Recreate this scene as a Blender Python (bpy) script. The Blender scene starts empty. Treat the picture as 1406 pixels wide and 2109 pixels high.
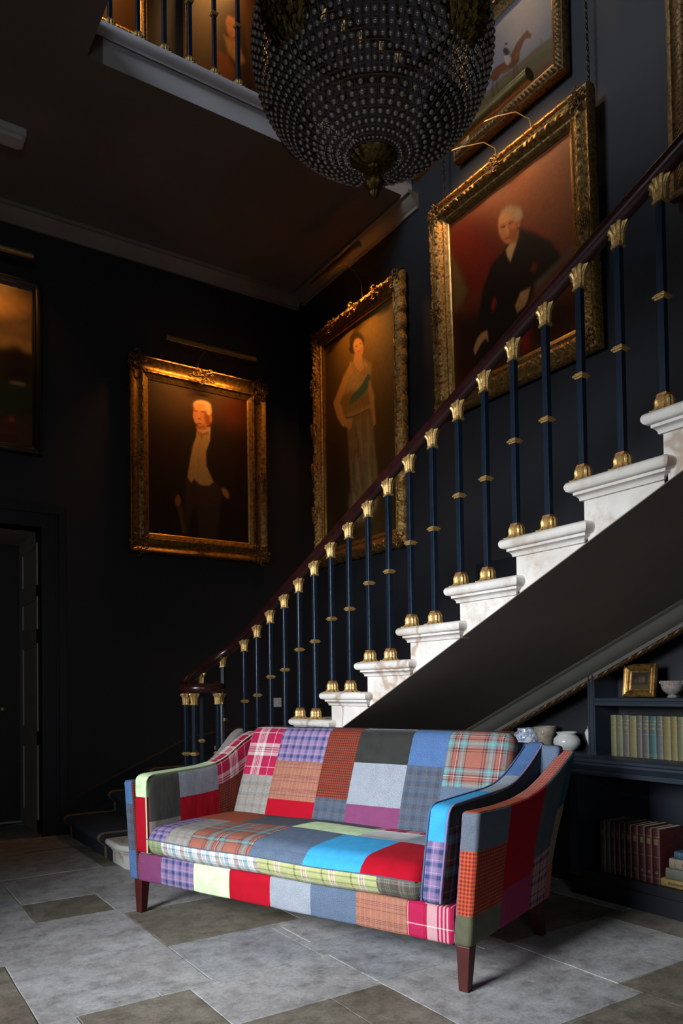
import bpy, bmesh, math, random
import numpy as np
from mathutils import Vector, Matrix, Euler
random.seed(7); np.random.seed(7)
PI = math.pi
sc = bpy.context.scene
COL = sc.collection

# ------------------------------------------------------------------ camera
cam_d = bpy.data.cameras.new('camera'); cam = bpy.data.objects.new('camera', cam_d); COL.objects.link(cam)
cam_d.sensor_fit = 'VERTICAL'; cam_d.sensor_height = 36.0; cam_d.sensor_width = 24.0
cam_d.lens = 1558.28 / 2109 * 36.0
cam_d.shift_y = (1381.7 - 1054.5) / 2109; cam_d.shift_x = 0.0
cam_d.clip_start = 0.05
PITCH, YAW, ROLL = math.radians(1.30), math.radians(33.49), math.radians(-0.82)
fw0 = Vector((math.sin(YAW), math.cos(YAW), 0)); r0 = Vector((math.cos(YAW), -math.sin(YAW), 0)); u0 = Vector((0, 0, 1))
fw = fw0 * math.cos(PITCH) + u0 * math.sin(PITCH); up = u0 * math.cos(PITCH) - fw0 * math.sin(PITCH)
rt2 = r0 * math.cos(ROLL) + up * math.sin(ROLL); up2 = up * math.cos(ROLL) - r0 * math.sin(ROLL)
M = Matrix.Identity(4)
for i in range(3):
    M[i][0] = rt2[i]; M[i][1] = up2[i]; M[i][2] = -fw[i]
M[2][3] = 1.2
cam.matrix_world = M
sc.camera = cam

# ------------------------------------------------------------------ world, exposure, daylight
w = bpy.data.worlds.new('world'); sc.world = w; w.use_nodes = True
w.node_tree.nodes['Background'].inputs[0].default_value = (0.45, 0.55, 0.75, 1)
w.node_tree.nodes['Background'].inputs[1].default_value = 0.02
sc.view_settings.view_transform = 'Standard'; sc.view_settings.look = 'None'
sc.view_settings.gamma = 1.0; sc.view_settings.use_curve_mapping = False
sc.view_settings.exposure = 0.0

def area(name, loc, rot, sx, sy, energy, color, spread=PI, parent=None):
    l = bpy.data.lights.new(name, 'AREA'); l.shape = 'RECTANGLE'; l.size = sx; l.size_y = sy
    l.energy = energy; l.color = color; l.spread = spread
    o = bpy.data.objects.new(name, l); COL.objects.link(o); o.location = loc; o.rotation_euler = rot
    if parent: o.parent = parent
    return o
# daylight through the tall hall window and through the upper landing window (both in the left wall)
WIN_E, WIN_UP_E = 88.0, 112.0
def aim(src, dst): return (Vector(dst)-Vector(src)).to_track_quat('-Z', 'Y').to_euler()
area('hall_window_daylight', (-2.45, 1.75, 2.10), aim((-2.45, 1.75, 2.10), (1.15, 2.75, 0.95)), 1.5, 1.6, WIN_E, (0.91, 0.95, 1.0), math.radians(63))
area('added_front_fill', (-1.2, -3.1, 2.2), aim((-1.2, -3.1, 2.2), (1.5, 4.0, 2.6)), 1.2, 1.6, 20.0, (0.86, 0.93, 1.0), math.radians(120))  # weak fill light added behind the camera to lift faces turned from the hall window
area('landing_window_daylight', (-2.45, 3.3, 7.1), aim((-2.45, 3.3, 7.1), (3.9, 3.0, 5.3)), 1.5, 1.9, WIN_UP_E, (0.75, 0.86, 1.0), math.radians(120))

# ------------------------------------------------------------------ dimensions
XB, YA, HC, XS = 3.93, 6.666, 5.229, 2.44      # right wall, back wall, ceiling height, stair string
RISE, TREAD = 0.168, 0.376
XL, YF, HT = -2.2, -3.0, 8.6

def lin(c):
    return tuple(((v/12.92) if v <= 0.04045 else ((v+0.055)/1.055)**2.4) for v in c)
def rgb(r, g, b): return lin((r/255, g/255, b/255))

# ------------------------------------------------------------------ material helpers
class NT:
    def __init__(s, name):
        s.m = bpy.data.materials.new(name); s.m.use_nodes = True; s.t = s.m.node_tree; s.n = s.t.nodes; s.l = s.t.links
        s.b = s.n['Principled BSDF']
    def node(s, ty, **kw):
        n = s.n.new(ty)
        for k, v in kw.items(): setattr(n, k, v)
        return n
    def link(s, a, b): s.l.new(a, b)
    def coord(s, kind='Object'):
        return s.node('ShaderNodeTexCoord').outputs[kind]
    def noise(s, vec, scale, detail=3, rough=0.55):
        n = s.node('ShaderNodeTexNoise'); s.link(vec, n.inputs['Vector']); n.inputs['Scale'].default_value = scale
        n.inputs['Detail'].default_value = detail; n.inputs['Roughness'].default_value = rough
        return n.outputs['Fac']
    def ramp(s, fac, stops, interp='LINEAR'):
        r = s.node('ShaderNodeValToRGB'); r.color_ramp.interpolation = interp; e = r.color_ramp.elements
        while len(e) > 1: e.remove(e[-1])
        e[0].position = stops[0][0]; e[0].color = (*stops[0][1], 1)
        for p, c in stops[1:]:
            x = e.new(p); x.color = (*c, 1)
        s.link(fac, r.inputs[0]); return r.outputs[0]
    def mix(s, fac, a, b, mode='MIX'):
        m = s.node('ShaderNodeMix', data_type='RGBA', blend_type=mode)
        for v, i in ((fac, 0), (a, 6), (b, 7)):
            if hasattr(v, 'links'): s.link(v, m.inputs[i])
            elif i == 0: m.inputs[0].default_value = v
            else: m.inputs[i].default_value = (*v, 1)
        return m.outputs[2]
    def math(s, op, a, b=None, c=None):
        m = s.node('ShaderNodeMath', operation=op)
        for i, v in enumerate((a, b, c)):
            if v is None: continue
            if hasattr(v, 'links'): s.link(v, m.inputs[i])
            else: m.inputs[i].default_value = v
        return m.outputs[0]
    def bump(s, h, strength=0.3, dist=0.002):
        b = s.node('ShaderNodeBump'); b.inputs['Strength'].default_value = strength; b.inputs['Distance'].default_value = dist
        s.link(h, b.inputs['Height']); s.link(b.outputs[0], s.b.inputs['Normal'])
    def base(s, v):
        if hasattr(v, 'links'): s.link(v, s.b.inputs['Base Color'])
        else: s.b.inputs['Base Color'].default_value = (*v, 1)
    def set(s, **kw):
        for k, v in kw.items(): s.b.inputs[k.replace('_', ' ')].default_value = v
        return s

def m_plain(name, c, rough=0.6, var=0.12, scale=6, metal=0.0, bump=0.1, bscale=60, spec=0.5, bd=0.002):
    t = NT(name); v = t.coord()
    f = t.noise(v, scale, 4)
    t.base(t.ramp(f, [(0.3, tuple(x*(1-var) for x in c)), (0.7, tuple(min(1, x*(1+var)) for x in c))]))
    t.set(Roughness=rough, Metallic=metal); t.b.inputs['Specular IOR Level'].default_value = spec
    if bump: t.bump(t.noise(v, bscale, 4), bump, bd)
    return t.m

MAT = {}
MAT['wall'] = m_plain('navy_wall_paint', (0.0072, 0.0082, 0.0122), 0.62, 0.10, 1.6, bump=0.05, bscale=90)
MAT['navy'] = m_plain('navy_eggshell', (0.012, 0.0165, 0.024), 0.38, 0.12, 4, bump=0.08, bscale=120)
MAT['navy_dk'] = m_plain('dark_navy_trim', (0.0045, 0.006, 0.009), 0.45, 0.12, 4, bump=0.05, bscale=120)
MAT['ceil'] = m_plain('umber_ceiling_paint', (0.150, 0.125, 0.100), 0.8, 0.18, 1.1, bump=0.04)
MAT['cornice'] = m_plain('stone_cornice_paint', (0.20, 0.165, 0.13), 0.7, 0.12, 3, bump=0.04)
MAT['cream'] = m_plain('grey_painted_plaster', (0.50, 0.48, 0.49), 0.7, 0.08, 3, bump=0.03)
MAT['jamb'] = m_plain('grey_panelled_jamb', (0.42, 0.37, 0.31), 0.55, 0.1, 3, bump=0.03)
MAT['bar'] = m_plain('blue_black_iron', (0.0055, 0.0115, 0.022), 0.33, 0.2, 30, bump=0.15, bscale=40)
MAT['mahogany'] = m_plain('polished_mahogany', (0.022, 0.0055, 0.0055), 0.24, 0.35, 9, bump=0.02)
MAT['sofaleg'] = m_plain('mahogany_leg', (0.050, 0.008, 0.007), 0.45, 0.2, 12, bump=0.03, spec=0.25)
MAT['door'] = m_plain('dark_door_leaf', (0.016, 0.007, 0.005), 0.5, 0.2, 5, bump=0.05)
MAT['switch'] = m_plain('white_plastic', (0.55, 0.55, 0.58), 0.4, 0.02, 5, bump=0)
MAT['brass'] = m_plain('aged_brass', (0.33, 0.24, 0.09), 0.42, 0.15, 20, metal=0.9, bump=0.05)
MAT['arm'] = m_plain('dull_bronze_arm', (0.07, 0.05, 0.03), 0.5, 0.1, 20, metal=0.3, bump=0)
MAT['iron'] = m_plain('black_iron_chain', (0.015, 0.014, 0.014), 0.45, 0.1, 20, metal=0.5, bump=0.05)
MAT['runner'] = m_plain('navy_stair_carpet', (0.007, 0.011, 0.020), 0.95, 0.25, 60, bump=0.5, bscale=400)
MAT['runner_edge'] = m_plain('beige_carpet_border', (0.17, 0.12, 0.065), 0.95, 0.2, 60, bump=0.4, bscale=400)
MAT['window'] = m_plain('white_window_joinery', (0.6, 0.6, 0.58), 0.5, 0.05, 5, bump=0.02)

def m_gold(name, light, dark, rough=0.36, scale=70, bump=0.5, dist=0.003, metal=0.92):
    t = NT(name); v = t.coord()
    f = t.noise(v, scale, 5, 0.65)
    g = t.noise(v, 8, 3)
    c = t.ramp(f, [(0.35, dark), (0.58, light)])
    t.base(t.mix(t.math('MULTIPLY', g, 0.6), c, tuple(x*0.55 for x in light)))
    t.set(Metallic=metal, Roughness=rough)
    t.bump(f, bump, dist); return t.m
MAT['gilt'] = m_gold('bright_gilding', (0.66, 0.43, 0.15), (0.22, 0.10, 0.03), 0.38, 160, 0.35, 0.0015, 0.55)
MAT['gilt_red'] = m_gold('worn_gilding_red_bole', (0.50, 0.23, 0.09), (0.12, 0.045, 0.02), 0.45, 90, 0.2, 0.001, 0.6)
MAT['frame'] = m_gold('antique_gilt_frame', (0.50, 0.29, 0.09), (0.04, 0.020, 0.007), 0.40, 55, 0.9, 0.006, 0.85)
MAT['frame_mid'] = m_gold('smoked_gilt_frame', (0.32, 0.18, 0.05), (0.05, 0.025, 0.008), 0.38, 30, 0.5, 0.004, 0.8)
MAT['lip_mid'] = m_gold('smoked_gilt_lip', (0.50, 0.28, 0.07), (0.2, 0.1, 0.03), 0.35, 20, 0.1, 0.002, 0.8)
MAT['frame_dk'] = m_gold('tarnished_gilt_frame', (0.26, 0.15, 0.055), (0.025, 0.016, 0.008), 0.45, 45, 0.9, 0.006, 0.75)
MAT['frame_lip'] = m_gold('smooth_gilt_lip', (0.78, 0.46, 0.13), (0.35, 0.17, 0.05), 0.32, 20, 0.1, 0.002)
MAT['frame_black'] = m_plain('ebonised_frame', (0.012, 0.009, 0.007), 0.35, 0.2, 10, bump=0.1)
MAT['ormolu'] = m_gold('dark_ormolu', (0.17, 0.11, 0.03), (0.015, 0.010, 0.004), 0.42, 60, 0.8, 0.006)
MAT['wire'] = m_plain('bronzed_wire', (0.060, 0.048, 0.038), 0.5, 0.1, 20, metal=0.2, bump=0)
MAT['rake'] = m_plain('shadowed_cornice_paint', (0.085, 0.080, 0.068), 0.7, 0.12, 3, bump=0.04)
MAT['rope'] = m_gold('rope_gilding', (0.10, 0.052, 0.018), (0.02, 0.01, 0.005), 0.5, 60, 0.4, 0.002, 0.7)

def m_marble():
    t = NT('white_veined_marble'); v = t.coord()
    n = t.noise(v, 2.2, 6, 0.6)
    wv = t.node('ShaderNodeTexWave', wave_type='BANDS', bands_direction='DIAGONAL'); wv.inputs['Scale'].default_value = 0.9
    wv.inputs['Distortion'].default_value = 14; wv.inputs['Detail'].default_value = 5; wv.inputs['Detail Scale'].default_value = 1.6
    t.link(v, wv.inputs['Vector'])
    vein = t.ramp(wv.outputs['Fac'], [(0.0, (1, 1, 1)), (0.035, (0.25, 0.25, 0.25)), (0.09, (0, 0, 0))])
    base = t.ramp(n, [(0.30, (0.46, 0.425, 0.38)), (0.55, (0.60, 0.575, 0.54)), (0.8, (0.53, 0.49, 0.44))])
    c = t.mix(t.math('MULTIPLY', vein, 0.75), base, (0.30, 0.20, 0.13))
    st = t.ramp(t.noise(v, 5, 6, 0.75), [(0.52, (0, 0, 0)), (0.68, (1, 1, 1))])
    c = t.mix(t.math('MULTIPLY', st, 0.6), c, (0.33, 0.25, 0.18))
    t.base(c); t.set(Roughness=0.45); t.bump(t.noise(v, 60, 4), 0.12, 0.002); return t.m
MAT['marble'] = m_marble()

def m_stone(name, c1, c2, c3):
    t = NT(name); v = t.coord()
    big = t.noise(v, 2.6, 6, 0.7); mid = t.noise(v, 11, 6, 0.7); small = t.noise(v, 55, 8, 0.8); pit = t.noise(v, 120, 3, 0.6)
    c = t.ramp(big, [(0.34, c1), (0.50, c2), (0.66, c3)])
    c = t.mix(1.0, c, t.ramp(mid, [(0.34, (0.62, 0.61, 0.60)), (0.5, (1, 1, 1)), (0.68, (1.18, 1.18, 1.19))]), 'MULTIPLY')
    c = t.mix(1.0, c, t.ramp(small, [(0.30, (0.66, 0.66, 0.66)), (0.52, (1.02, 1.02, 1.02)), (0.72, (1.25, 1.25, 1.25))]), 'MULTIPLY')
    p = t.ramp(pit, [(0.30, (1, 1, 1)), (0.40, (0, 0, 0))]); p2 = t.ramp(t.noise(v, 4, 4), [(0.50, (0, 0, 0)), (0.60, (1, 1, 1))])
    c = t.mix(t.math('MULTIPLY', t.math('MULTIPLY', p, p2), 0.85), c, tuple(x*0.28 for x in c1))
    t.base(c); t.set(Roughness=0.5); t.b.inputs['Specular IOR Level'].default_value = 0.35
    h = t.math('ADD', t.math('MULTIPLY', small, 0.5), t.math('MULTIPLY', mid, 0.8))
    t.bump(h, 0.6, 0.005); return t.m
STONES = [m_stone('grey_flagstone', (0.25, 0.243, 0.238), (0.33, 0.326, 0.322), (0.39, 0.39, 0.39)),
          m_stone('blue_grey_flagstone', (0.23, 0.235, 0.245), (0.29, 0.30, 0.312), (0.345, 0.355, 0.37)),
          m_stone('brown_flagstone', (0.115, 0.098, 0.074), (0.165, 0.144, 0.112), (0.215, 0.195, 0.160))]
MAT['grout'] = m_plain('pale_mortar', (0.26, 0.255, 0.24), 0.9, 0.4, 30, bump=0.3)

# ------------------------------------------------------------------ mesh helpers
class MB:
    """collects geometry for one mesh object"""
    def __init__(s): s.v = []; s.f = []; s.mi = []; s.uv = []
    def add(s, vs, fs, mi=0, uvs=None):
        o = len(s.v); s.v += [tuple(p) for p in vs]; s.f += [tuple(i+o for i in f) for f in fs]
        if isinstance(mi, int): s.mi += [mi]*len(fs)
        else: s.mi += list(mi)
        return o
    def box(s, x0, x1, y0, y1, z0, z1, mi=0):
        vs = [(x, y, z) for z in (z0, z1) for y in (y0, y1) for x in (x0, x1)]
        s.add(vs, [(0,2,3,1), (4,5,7,6), (0,1,5,4), (2,6,7,3), (0,4,6,2), (1,3,7,5)], mi); return s
    def prism(s, pts, axis, a, b, mi=0):
        """polygon pts (2-D) extruded along axis from a to b; pts are the other two axes in order"""
        n = len(pts); out = []
        for c in (a, b):
            for p in pts:
                q = list(p); q.insert(axis, c); out.append(q)
        fs = [tuple(range(n))[::-1], tuple(range(n, 2*n))] + [(i, (i+1) % n, n+(i+1) % n, n+i) for i in range(n)]
        s.add(out, fs, mi); return s
    def tube(s, pts, r, seg=10, mi=0, caps=True, closed=False):
        pts = [Vector(p) for p in pts]; n = len(pts); rs = r if hasattr(r, '__len__') else [r]*n
        ref = None; rings = []
        for i, p in enumerate(pts):
            a = pts[(i-1) % n] if (i or closed) else p; b = pts[(i+1) % n] if (i < n-1 or closed) else p
            d = (b-a).normalized()
            if ref is None:
                ref = Vector((0, 0, 1)) if abs(d.z) < 0.9 else Vector((1, 0, 0))
                ref = (ref - d*ref.dot(d)).normalized()
            else: ref = (ref - d*ref.dot(d)).normalized()
            bn = d.cross(ref)
            rings.append([p + (ref*math.cos(2*PI*k/seg) + bn*math.sin(2*PI*k/seg))*rs[i] for k in range(seg)])
        vs = [q for ring in rings for q in ring]; fs = []
        m = n if closed else n-1
        for i in range(m):
            j = (i+1) % n
            for k in range(seg): fs.append((i*seg+k, i*seg+(k+1) % seg, j*seg+(k+1) % seg, j*seg+k))
        if caps and not closed:
            fs.append(tuple(range(seg))[::-1]); fs.append(tuple(range((n-1)*seg, n*seg)))
        s.add(vs, fs, mi); return s
    def lathe(s, prof, seg=24, c=(0, 0, 0), mi=0, mod=None):
        vs = []; fs = []; n = len(prof)
        for i, (r, z) in enumerate(prof):
            for k in range(seg):
                a = 2*PI*k/seg; rr = r*(mod(a, i/(n-1)) if mod else 1)
                vs.append((c[0]+rr*math.cos(a), c[1]+rr*math.sin(a), c[2]+z))
        for i in range(n-1):
            for k in range(seg):
                fs.append((i*seg+k, i*seg+(k+1) % seg, (i+1)*seg+(k+1) % seg, (i+1)*seg+k))
        fs.append(tuple(range(seg))[::-1]); fs.append(tuple(range((n-1)*seg, n*seg)))
        s.add(vs, fs, mi); return s
    def sphere(s, c, r, seg=12, rings=8, sq=(1, 1, 1), mi=0):
        prof = [(max(1e-4, math.sin(PI*i/rings)), -math.cos(PI*i/rings)) for i in range(rings+1)]
        o = len(s.v); s.lathe(prof, seg, mi=mi)
        for i in range(o, len(s.v)):
            x, y, z = s.v[i]; s.v[i] = (c[0]+x*r*sq[0], c[1]+y*r*sq[1], c[2]+z*r*sq[2])
        return s
    def build(s, name, mats, parent=None, smooth=True, fix=True):
        me = bpy.data.meshes.new(name); me.from_pydata(s.v, [], s.f); 
        if not isinstance(mats, (list, tuple)): mats = [mats]
        for m in mats: me.materials.append(MAT[m] if isinstance(m, str) else m)
        if any(s.mi): me.polygons.foreach_set('material_index', s.mi)
        me.update()
        if fix:
            bm = bmesh.new(); bm.from_mesh(me); bmesh.ops.recalc_face_normals(bm, faces=bm.faces); bm.to_mesh(me); bm.free()
        o = bpy.data.objects.new(name, me); COL.objects.link(o)
        if parent: o.parent = parent
        if smooth: shade(o, 40)
        return o
def shade(o, ang=40):
    me = o.data
    me.polygons.foreach_set('use_smooth', [True]*len(me.polygons))
    try: me.set_sharp_from_angle(angle=math.radians(ang))
    except Exception: pass
def bev(o, wd=0.004, seg=2):
    m = o.modifiers.new('bevel', 'BEVEL'); m.width = wd; m.segments = seg; m.limit_method = 'ANGLE'; m.angle_limit = math.radians(35)
    m.harden_normals = False; return o
def thing(name, label=None, cat=None, loc=(0, 0, 0), rz=0, group=None, kind=None):
    o = bpy.data.objects.new(name, None); COL.objects.link(o); o.location = loc; o.rotation_euler = (0, 0, rz); o.empty_display_size = 0.1
    return tag(o, label, cat, group, kind)
def tag(o, label=None, cat=None, group=None, kind=None):
    if label: o['label'] = label
    if cat: o['category'] = cat
    if group: o['group'] = group
    if kind: o['kind'] = kind
    return o
def struct(o): o['kind'] = 'structure'; return o
def dup(o, parent=None, **kw):
    c = o.copy(); COL.objects.link(c); c.parent = parent
    for ch in list(o.children): dup(ch, c)
    return c
# ================================================================== ROOM SHELL
def slab_floor():
    rects = [(0.85, 1.26, 4.20, 4.59, 2), (0.60, 1.28, 2.93, 4.20, 0), (0.05, 0.60, 2.75, 3.62, 2), (1.28, 2.00, 3.45, 4.10, 2),
             (1.28, 1.82, 2.92, 3.45, 1), (1.17, 1.83, 2.50, 2.92, 0), (0.73, 1.17, 2.42, 2.92, 2), (0.30, 0.73, 2.42, 2.92, 0),
             (1.83, 2.45, 2.53, 3.10, 1), (1.83, 2.60, 1.84, 2.53, 0), (1.58, 1.83, 1.75, 2.50, 2), (1.17, 1.58, 1.75, 2.50, 2),
             (2.60, 3.30, 1.95, 2.55, 0), (2.60, 3.30, 1.20, 1.95, 2), (1.83, 2.60, 1.20, 1.84, 2), (1.26, 1.95, 4.10, 4.75, 0),
             (0.20, 0.85, 3.62, 4.60, 0), (0.85, 1.62, 4.59, 5.24, 0), (0.05, 0.85, 4.60, 5.27, 1), (0.40, 1.50, 5.27, 6.05, 0), (2.60, 3.45, 2.55, 3.30, 2)]
    cell = 0.05; nx = int((XB+0.05-XL)/cell)+1; ny = int((YA+1.6-YF)/cell)+1
    occ = np.zeros((nx, ny), bool)
    def mark(r):
        i0, i1 = round((r[0]-XL)/cell), round((r[1]-XL)/cell); j0, j1 = round((r[2]-YF)/cell), round((r[3]-YF)/cell)
        occ[max(0, i0):i1, max(0, j0):j1] = True
    for r in rects: mark(r)
    rnd = random.Random(3)
    for i in range(nx):
        for j in range(ny):
            if occ[i, j]: continue
            wmax = rnd.choice([9, 11, 13, 15]); hmax = rnd.choice([8, 10, 13, 16])
            wi = 0
            while wi < wmax and i+wi < nx and not occ[i+wi, j]: wi += 1
            hj = 1
            while hj < hmax and j+hj < ny and not occ[i:i+wi, j+hj].any(): hj += 1
            occ[i:i+wi, j:j+hj] = True
            rects.append((XL+i*cell, XL+(i+wi)*cell, YF+j*cell, YF+(j+hj)*cell, rnd.choice([0, 0, 1, 0, 2])))
    mb = MB(); g = 0.0022
    for x0, x1, y0, y1, m in rects:
        dz = rnd.uniform(-0.0008, 0.0008); e = 0.0025; x0 += g; x1 -= g; y0 += g; y1 -= g
        n = max(2, int((x1-x0)/0.08)); k = max(2, int((y1-y0)/0.08))
        top = [(x0+e, y0+e), (x1-e, y0+e), (x1-e, y1-e), (x0+e, y1-e)]
        # slightly wavy worn edges
        ring = []
        for a in range(n): ring.append((x0+(x1-x0)*a/n, y0))
        for a in range(k): ring.append((x1, y0+(y1-y0)*a/k))
        for a in range(n): ring.append((x1-(x1-x0)*a/n, y1))
        for a in range(k): ring.append((x0, y1-(y1-y0)*a/k))
        cx_, cy_ = (x0+x1)/2, (y0+y1)/2
        out = [(p[0]+rnd.uniform(-.0022, .0022), p[1]+rnd.uniform(-.0022, .0022)) for p in ring]
        inn = [(p[0]+math.copysign(e, cx_-p[0])*(abs(p[0]-x0) < e or abs(p[0]-x1) < e), p[1]+math.copysign(e, cy_-p[1])*(abs(p[1]-y0) < e or abs(p[1]-y1) < e)) for p in out]
        N = len(ring)
        vs = [(p[0], p[1], -0.012) for p in out] + [(p[0], p[1], -0.0012+dz) for p in out] + [(p[0], p[1], dz) for p in inn]
        fs = [(a, (a+1) % N, N+(a+1) % N, N+a) for a in range(N)] + [(N+a, N+(a+1) % N, 2*N+(a+1) % N, 2*N+a) for a in range(N)] + [tuple(range(2*N, 3*N))]
        mb.add(vs, fs, m)
    mb.box(XL-0.2, XB+0.2, YF-0.2, YA+1.8, -0.2, -0.0042, 3)
    return mb
fl = struct(slab_floor().build('floor', STONES + ['grout'], smooth=False))

# back wall with the doorway (opening x -0.05..1.40, z 0..2.585)
mb = MB()
mb.box(1.40, XB+0.2, YA, YA+0.2, 0, HT); mb.box(XL-0.2, -0.05, YA, YA+0.2, 0, HT); mb.box(-0.05, 1.40, YA, YA+0.2, 2.585, HT)
struct(mb.build('wall_back', 'wall', smooth=False))
struct(MB().box(XB, XB+0.2, YF-0.2, YA, 0, HT).build('wall_right', 'wall', smooth=False))
# left wall with two window openings
mb = MB()
mb.box(XL-0.2, XL, YF, 0.75, 0, HT); mb.box(XL-0.2, XL, 2.65, YA, 0, 6.0); mb.box(XL-0.2, XL, 0.75, 2.5, 3.0, HT); mb.box(XL-0.2, XL, 4.1, YA, 6.0, HT); mb.box(XL-0.2, XL, 2.65, 4.1, 8.1, HT); mb.box(XL-0.2, XL, 2.5, 2.65, 3.0, HT)
mb.box(XL-0.2, XL, 0.75, 2.65, 0, 0.6)
struct(mb.build('wall_left', 'wall', smooth=False))
mb = MB(); mb.box(XL-0.2, -1.9, YF-0.2, YF, 0, HT); mb.box(-0.5, XB+0.2, YF-0.2, YF, 0, HT); mb.box(-1.9, -0.5, YF-0.2, YF, 0, 1.2); mb.box(-1.9, -0.5, YF-0.2, YF, 3.2, HT)
struct(mb.build('wall_front', 'wall', smooth=False))
for n, (y0, y1, z0, z1, cols, rows) in enumerate(((0.75, 2.65, 0.6, 3.0, 3, 4), (2.65, 4.1, 6.0, 8.1, 3, 3)), 1):
    t = thing('window_%d' % n, kind='structure', loc=(XL-0.1, (y0+y1)/2, z0))
    mb = MB(); hw = (y1-y0)/2; hh = z1-z0
    for a, b in ((-hw, -hw+0.06), (hw-0.06, hw)): mb.box(-0.05, 0.05, a, b, 0, hh)
    mb.box(-0.05, 0.05, -hw, hw, 0, 0.06); mb.box(-0.05, 0.05, -hw, hw, hh-0.06, hh)
    mb.build('window_frame', 'window', t, smooth=False)
    mb = MB()
    for i in range(1, cols): mb.box(-0.015, 0.015, -hw+2*hw*i/cols-0.012, -hw+2*hw*i/cols+0.012, 0.06, hh-0.06)
    for i in range(1, rows): mb.box(-0.0149, 0.0149, -hw+0.06, hw-0.06, hh*i/rows-0.012, hh*i/rows+0.012)
    mb.build('glazing_bars', 'window', t, smooth=False)
t = thing('window_3', kind='structure', loc=(-1.2, YF-0.1, 1.2)); mb = MB()  # unseen window added in the front wall as a setting for the fill light
for a, b in ((-0.7, -0.64), (0.64, 0.7)): mb.box(a, b, -0.05, 0.05, 0, 2.0)
mb.box(-0.7, 0.7, -0.05, 0.05, 0, 0.06); mb.box(-0.7, 0.7, -0.05, 0.05, 1.94, 2.0); mb.build('window_frame', 'window', t, smooth=False)
mb = MB(); mb.box(-0.012, 0.012, -0.015, 0.015, 0.06, 1.94); mb.box(-0.64, 0.64, -0.0149, 0.0149, 0.99, 1.01); mb.build('glazing_bars', 'window', t, smooth=False)
# hall ceiling (left of the stairwell) and the landing slab above the back of the hall
YG = 4.79; XO = 1.30
mb = MB(); mb.box(XL, XO, YF, YG, HC, HC+0.22); mb.box(XL, XB, YG, YA, HC, HC+0.22)
struct(mb.build('ceiling', 'ceil', smooth=False))
struct(MB().box(XL-0.2, XB+0.2, YF-0.2, YA+0.2, HT, HT+0.2).build('ceiling', 'ceil', smooth=False))
# landing edge: plain fascia with a moulded nosing (profile swept along X)
def sweep_x(prof, x0, x1, name, mat, parent=None, st=True):
    mb = MB(); mb.prism(prof, 0, x0, x1); o = mb.build(name, mat, parent); 
    if st: struct(o)
    return o
nose = [(YG-0.004, HC+0.205), (YG-0.012, HC+0.165), (YG-0.03, HC+0.150), (YG-0.034, HC+0.165), (YG-0.05, HC+0.175), (YG-0.062, HC+0.19), (YG-0.068, HC+0.21), (YG-0.062, HC+0.23), (YG-0.045, HC+0.24), (YG+0.1, HC+0.24), (YG+0.1, HC+0.205)]
mb = MB(); mb.prism([(YG-0.004, HC-0.002), (YG-0.004, HC+0.205), (YG, HC+0.205), (YG, HC-0.002)], 0, XO+0.1, XB)
mb.prism(nose, 0, XO, XB)
struct(mb.build('trim_1', 'cream'))
# ceiling cornices below the landing
def corn(dist_h):
    return [(0, 0), (0, -0.13), (0.018, -0.13), (0.022, -0.105), (0.05, -0.085), (0.075, -0.05), (0.085, -0.03), (0.11, -0.028), (0.11, 0)]
mb = MB(); mb.prism([(YA-a, HC+b) for a, b in corn(0)], 0, XL, XB-0.001)
struct(mb.build('trim_2', 'cornice'))
mb = MB(); mb.prism([(XB-a, HC+b) for a, b in corn(0)], 1, YG-0.09, YA-0.11)
struct(mb.build('trim_3', 'cornice'))
for i in range(len(mb.v)): pass
# small ceiling block at far left and a settlement crack running over the landing soffit
mb = MB(); mb.box(0.2, 1.105, 5.65, 5.82, HC-0.05, HC); mb.box(0.2, 1.08, 5.675, 5.795, HC-0.075, HC-0.05)
struct(mb.build('trim_4', 'cream', smooth=False))
# skirting on the back wall (rises with the stair) and left of the door
def skirt(pts, h, th, name):
    mb = MB(); n = len(pts); vs = []
    for x, z in pts: vs += [(x, YA, z), (x, YA-th, z), (x, YA-th, z+h-0.02), (x, YA-th+0.012, z+h), (x, YA, z+h)]
    fs = []
    for i in range(n-1):
        for k in range(5): fs.append((i*5+k, i*5+(k+1) % 5, i*5+5+(k+1) % 5, i*5+5+k))
    fs += [(0, 1, 2, 3, 4), tuple(range((n-1)*5, n*5))]
    mb.add(vs, fs); return struct(mb.build(name, 'navy_dk', smooth=False))
skirt([(1.595, 0.0), (1.60, 0.10), (2.68, 0.58), (2.95, 0.62), (XB-0.01, 0.74)], 0.19, 0.022, 'baseboard_back')
struct(MB().box(XL, -0.24, YA-0.022, YA, 0, 0.2).build('baseboard_left', 'navy_dk', smooth=False))

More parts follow.
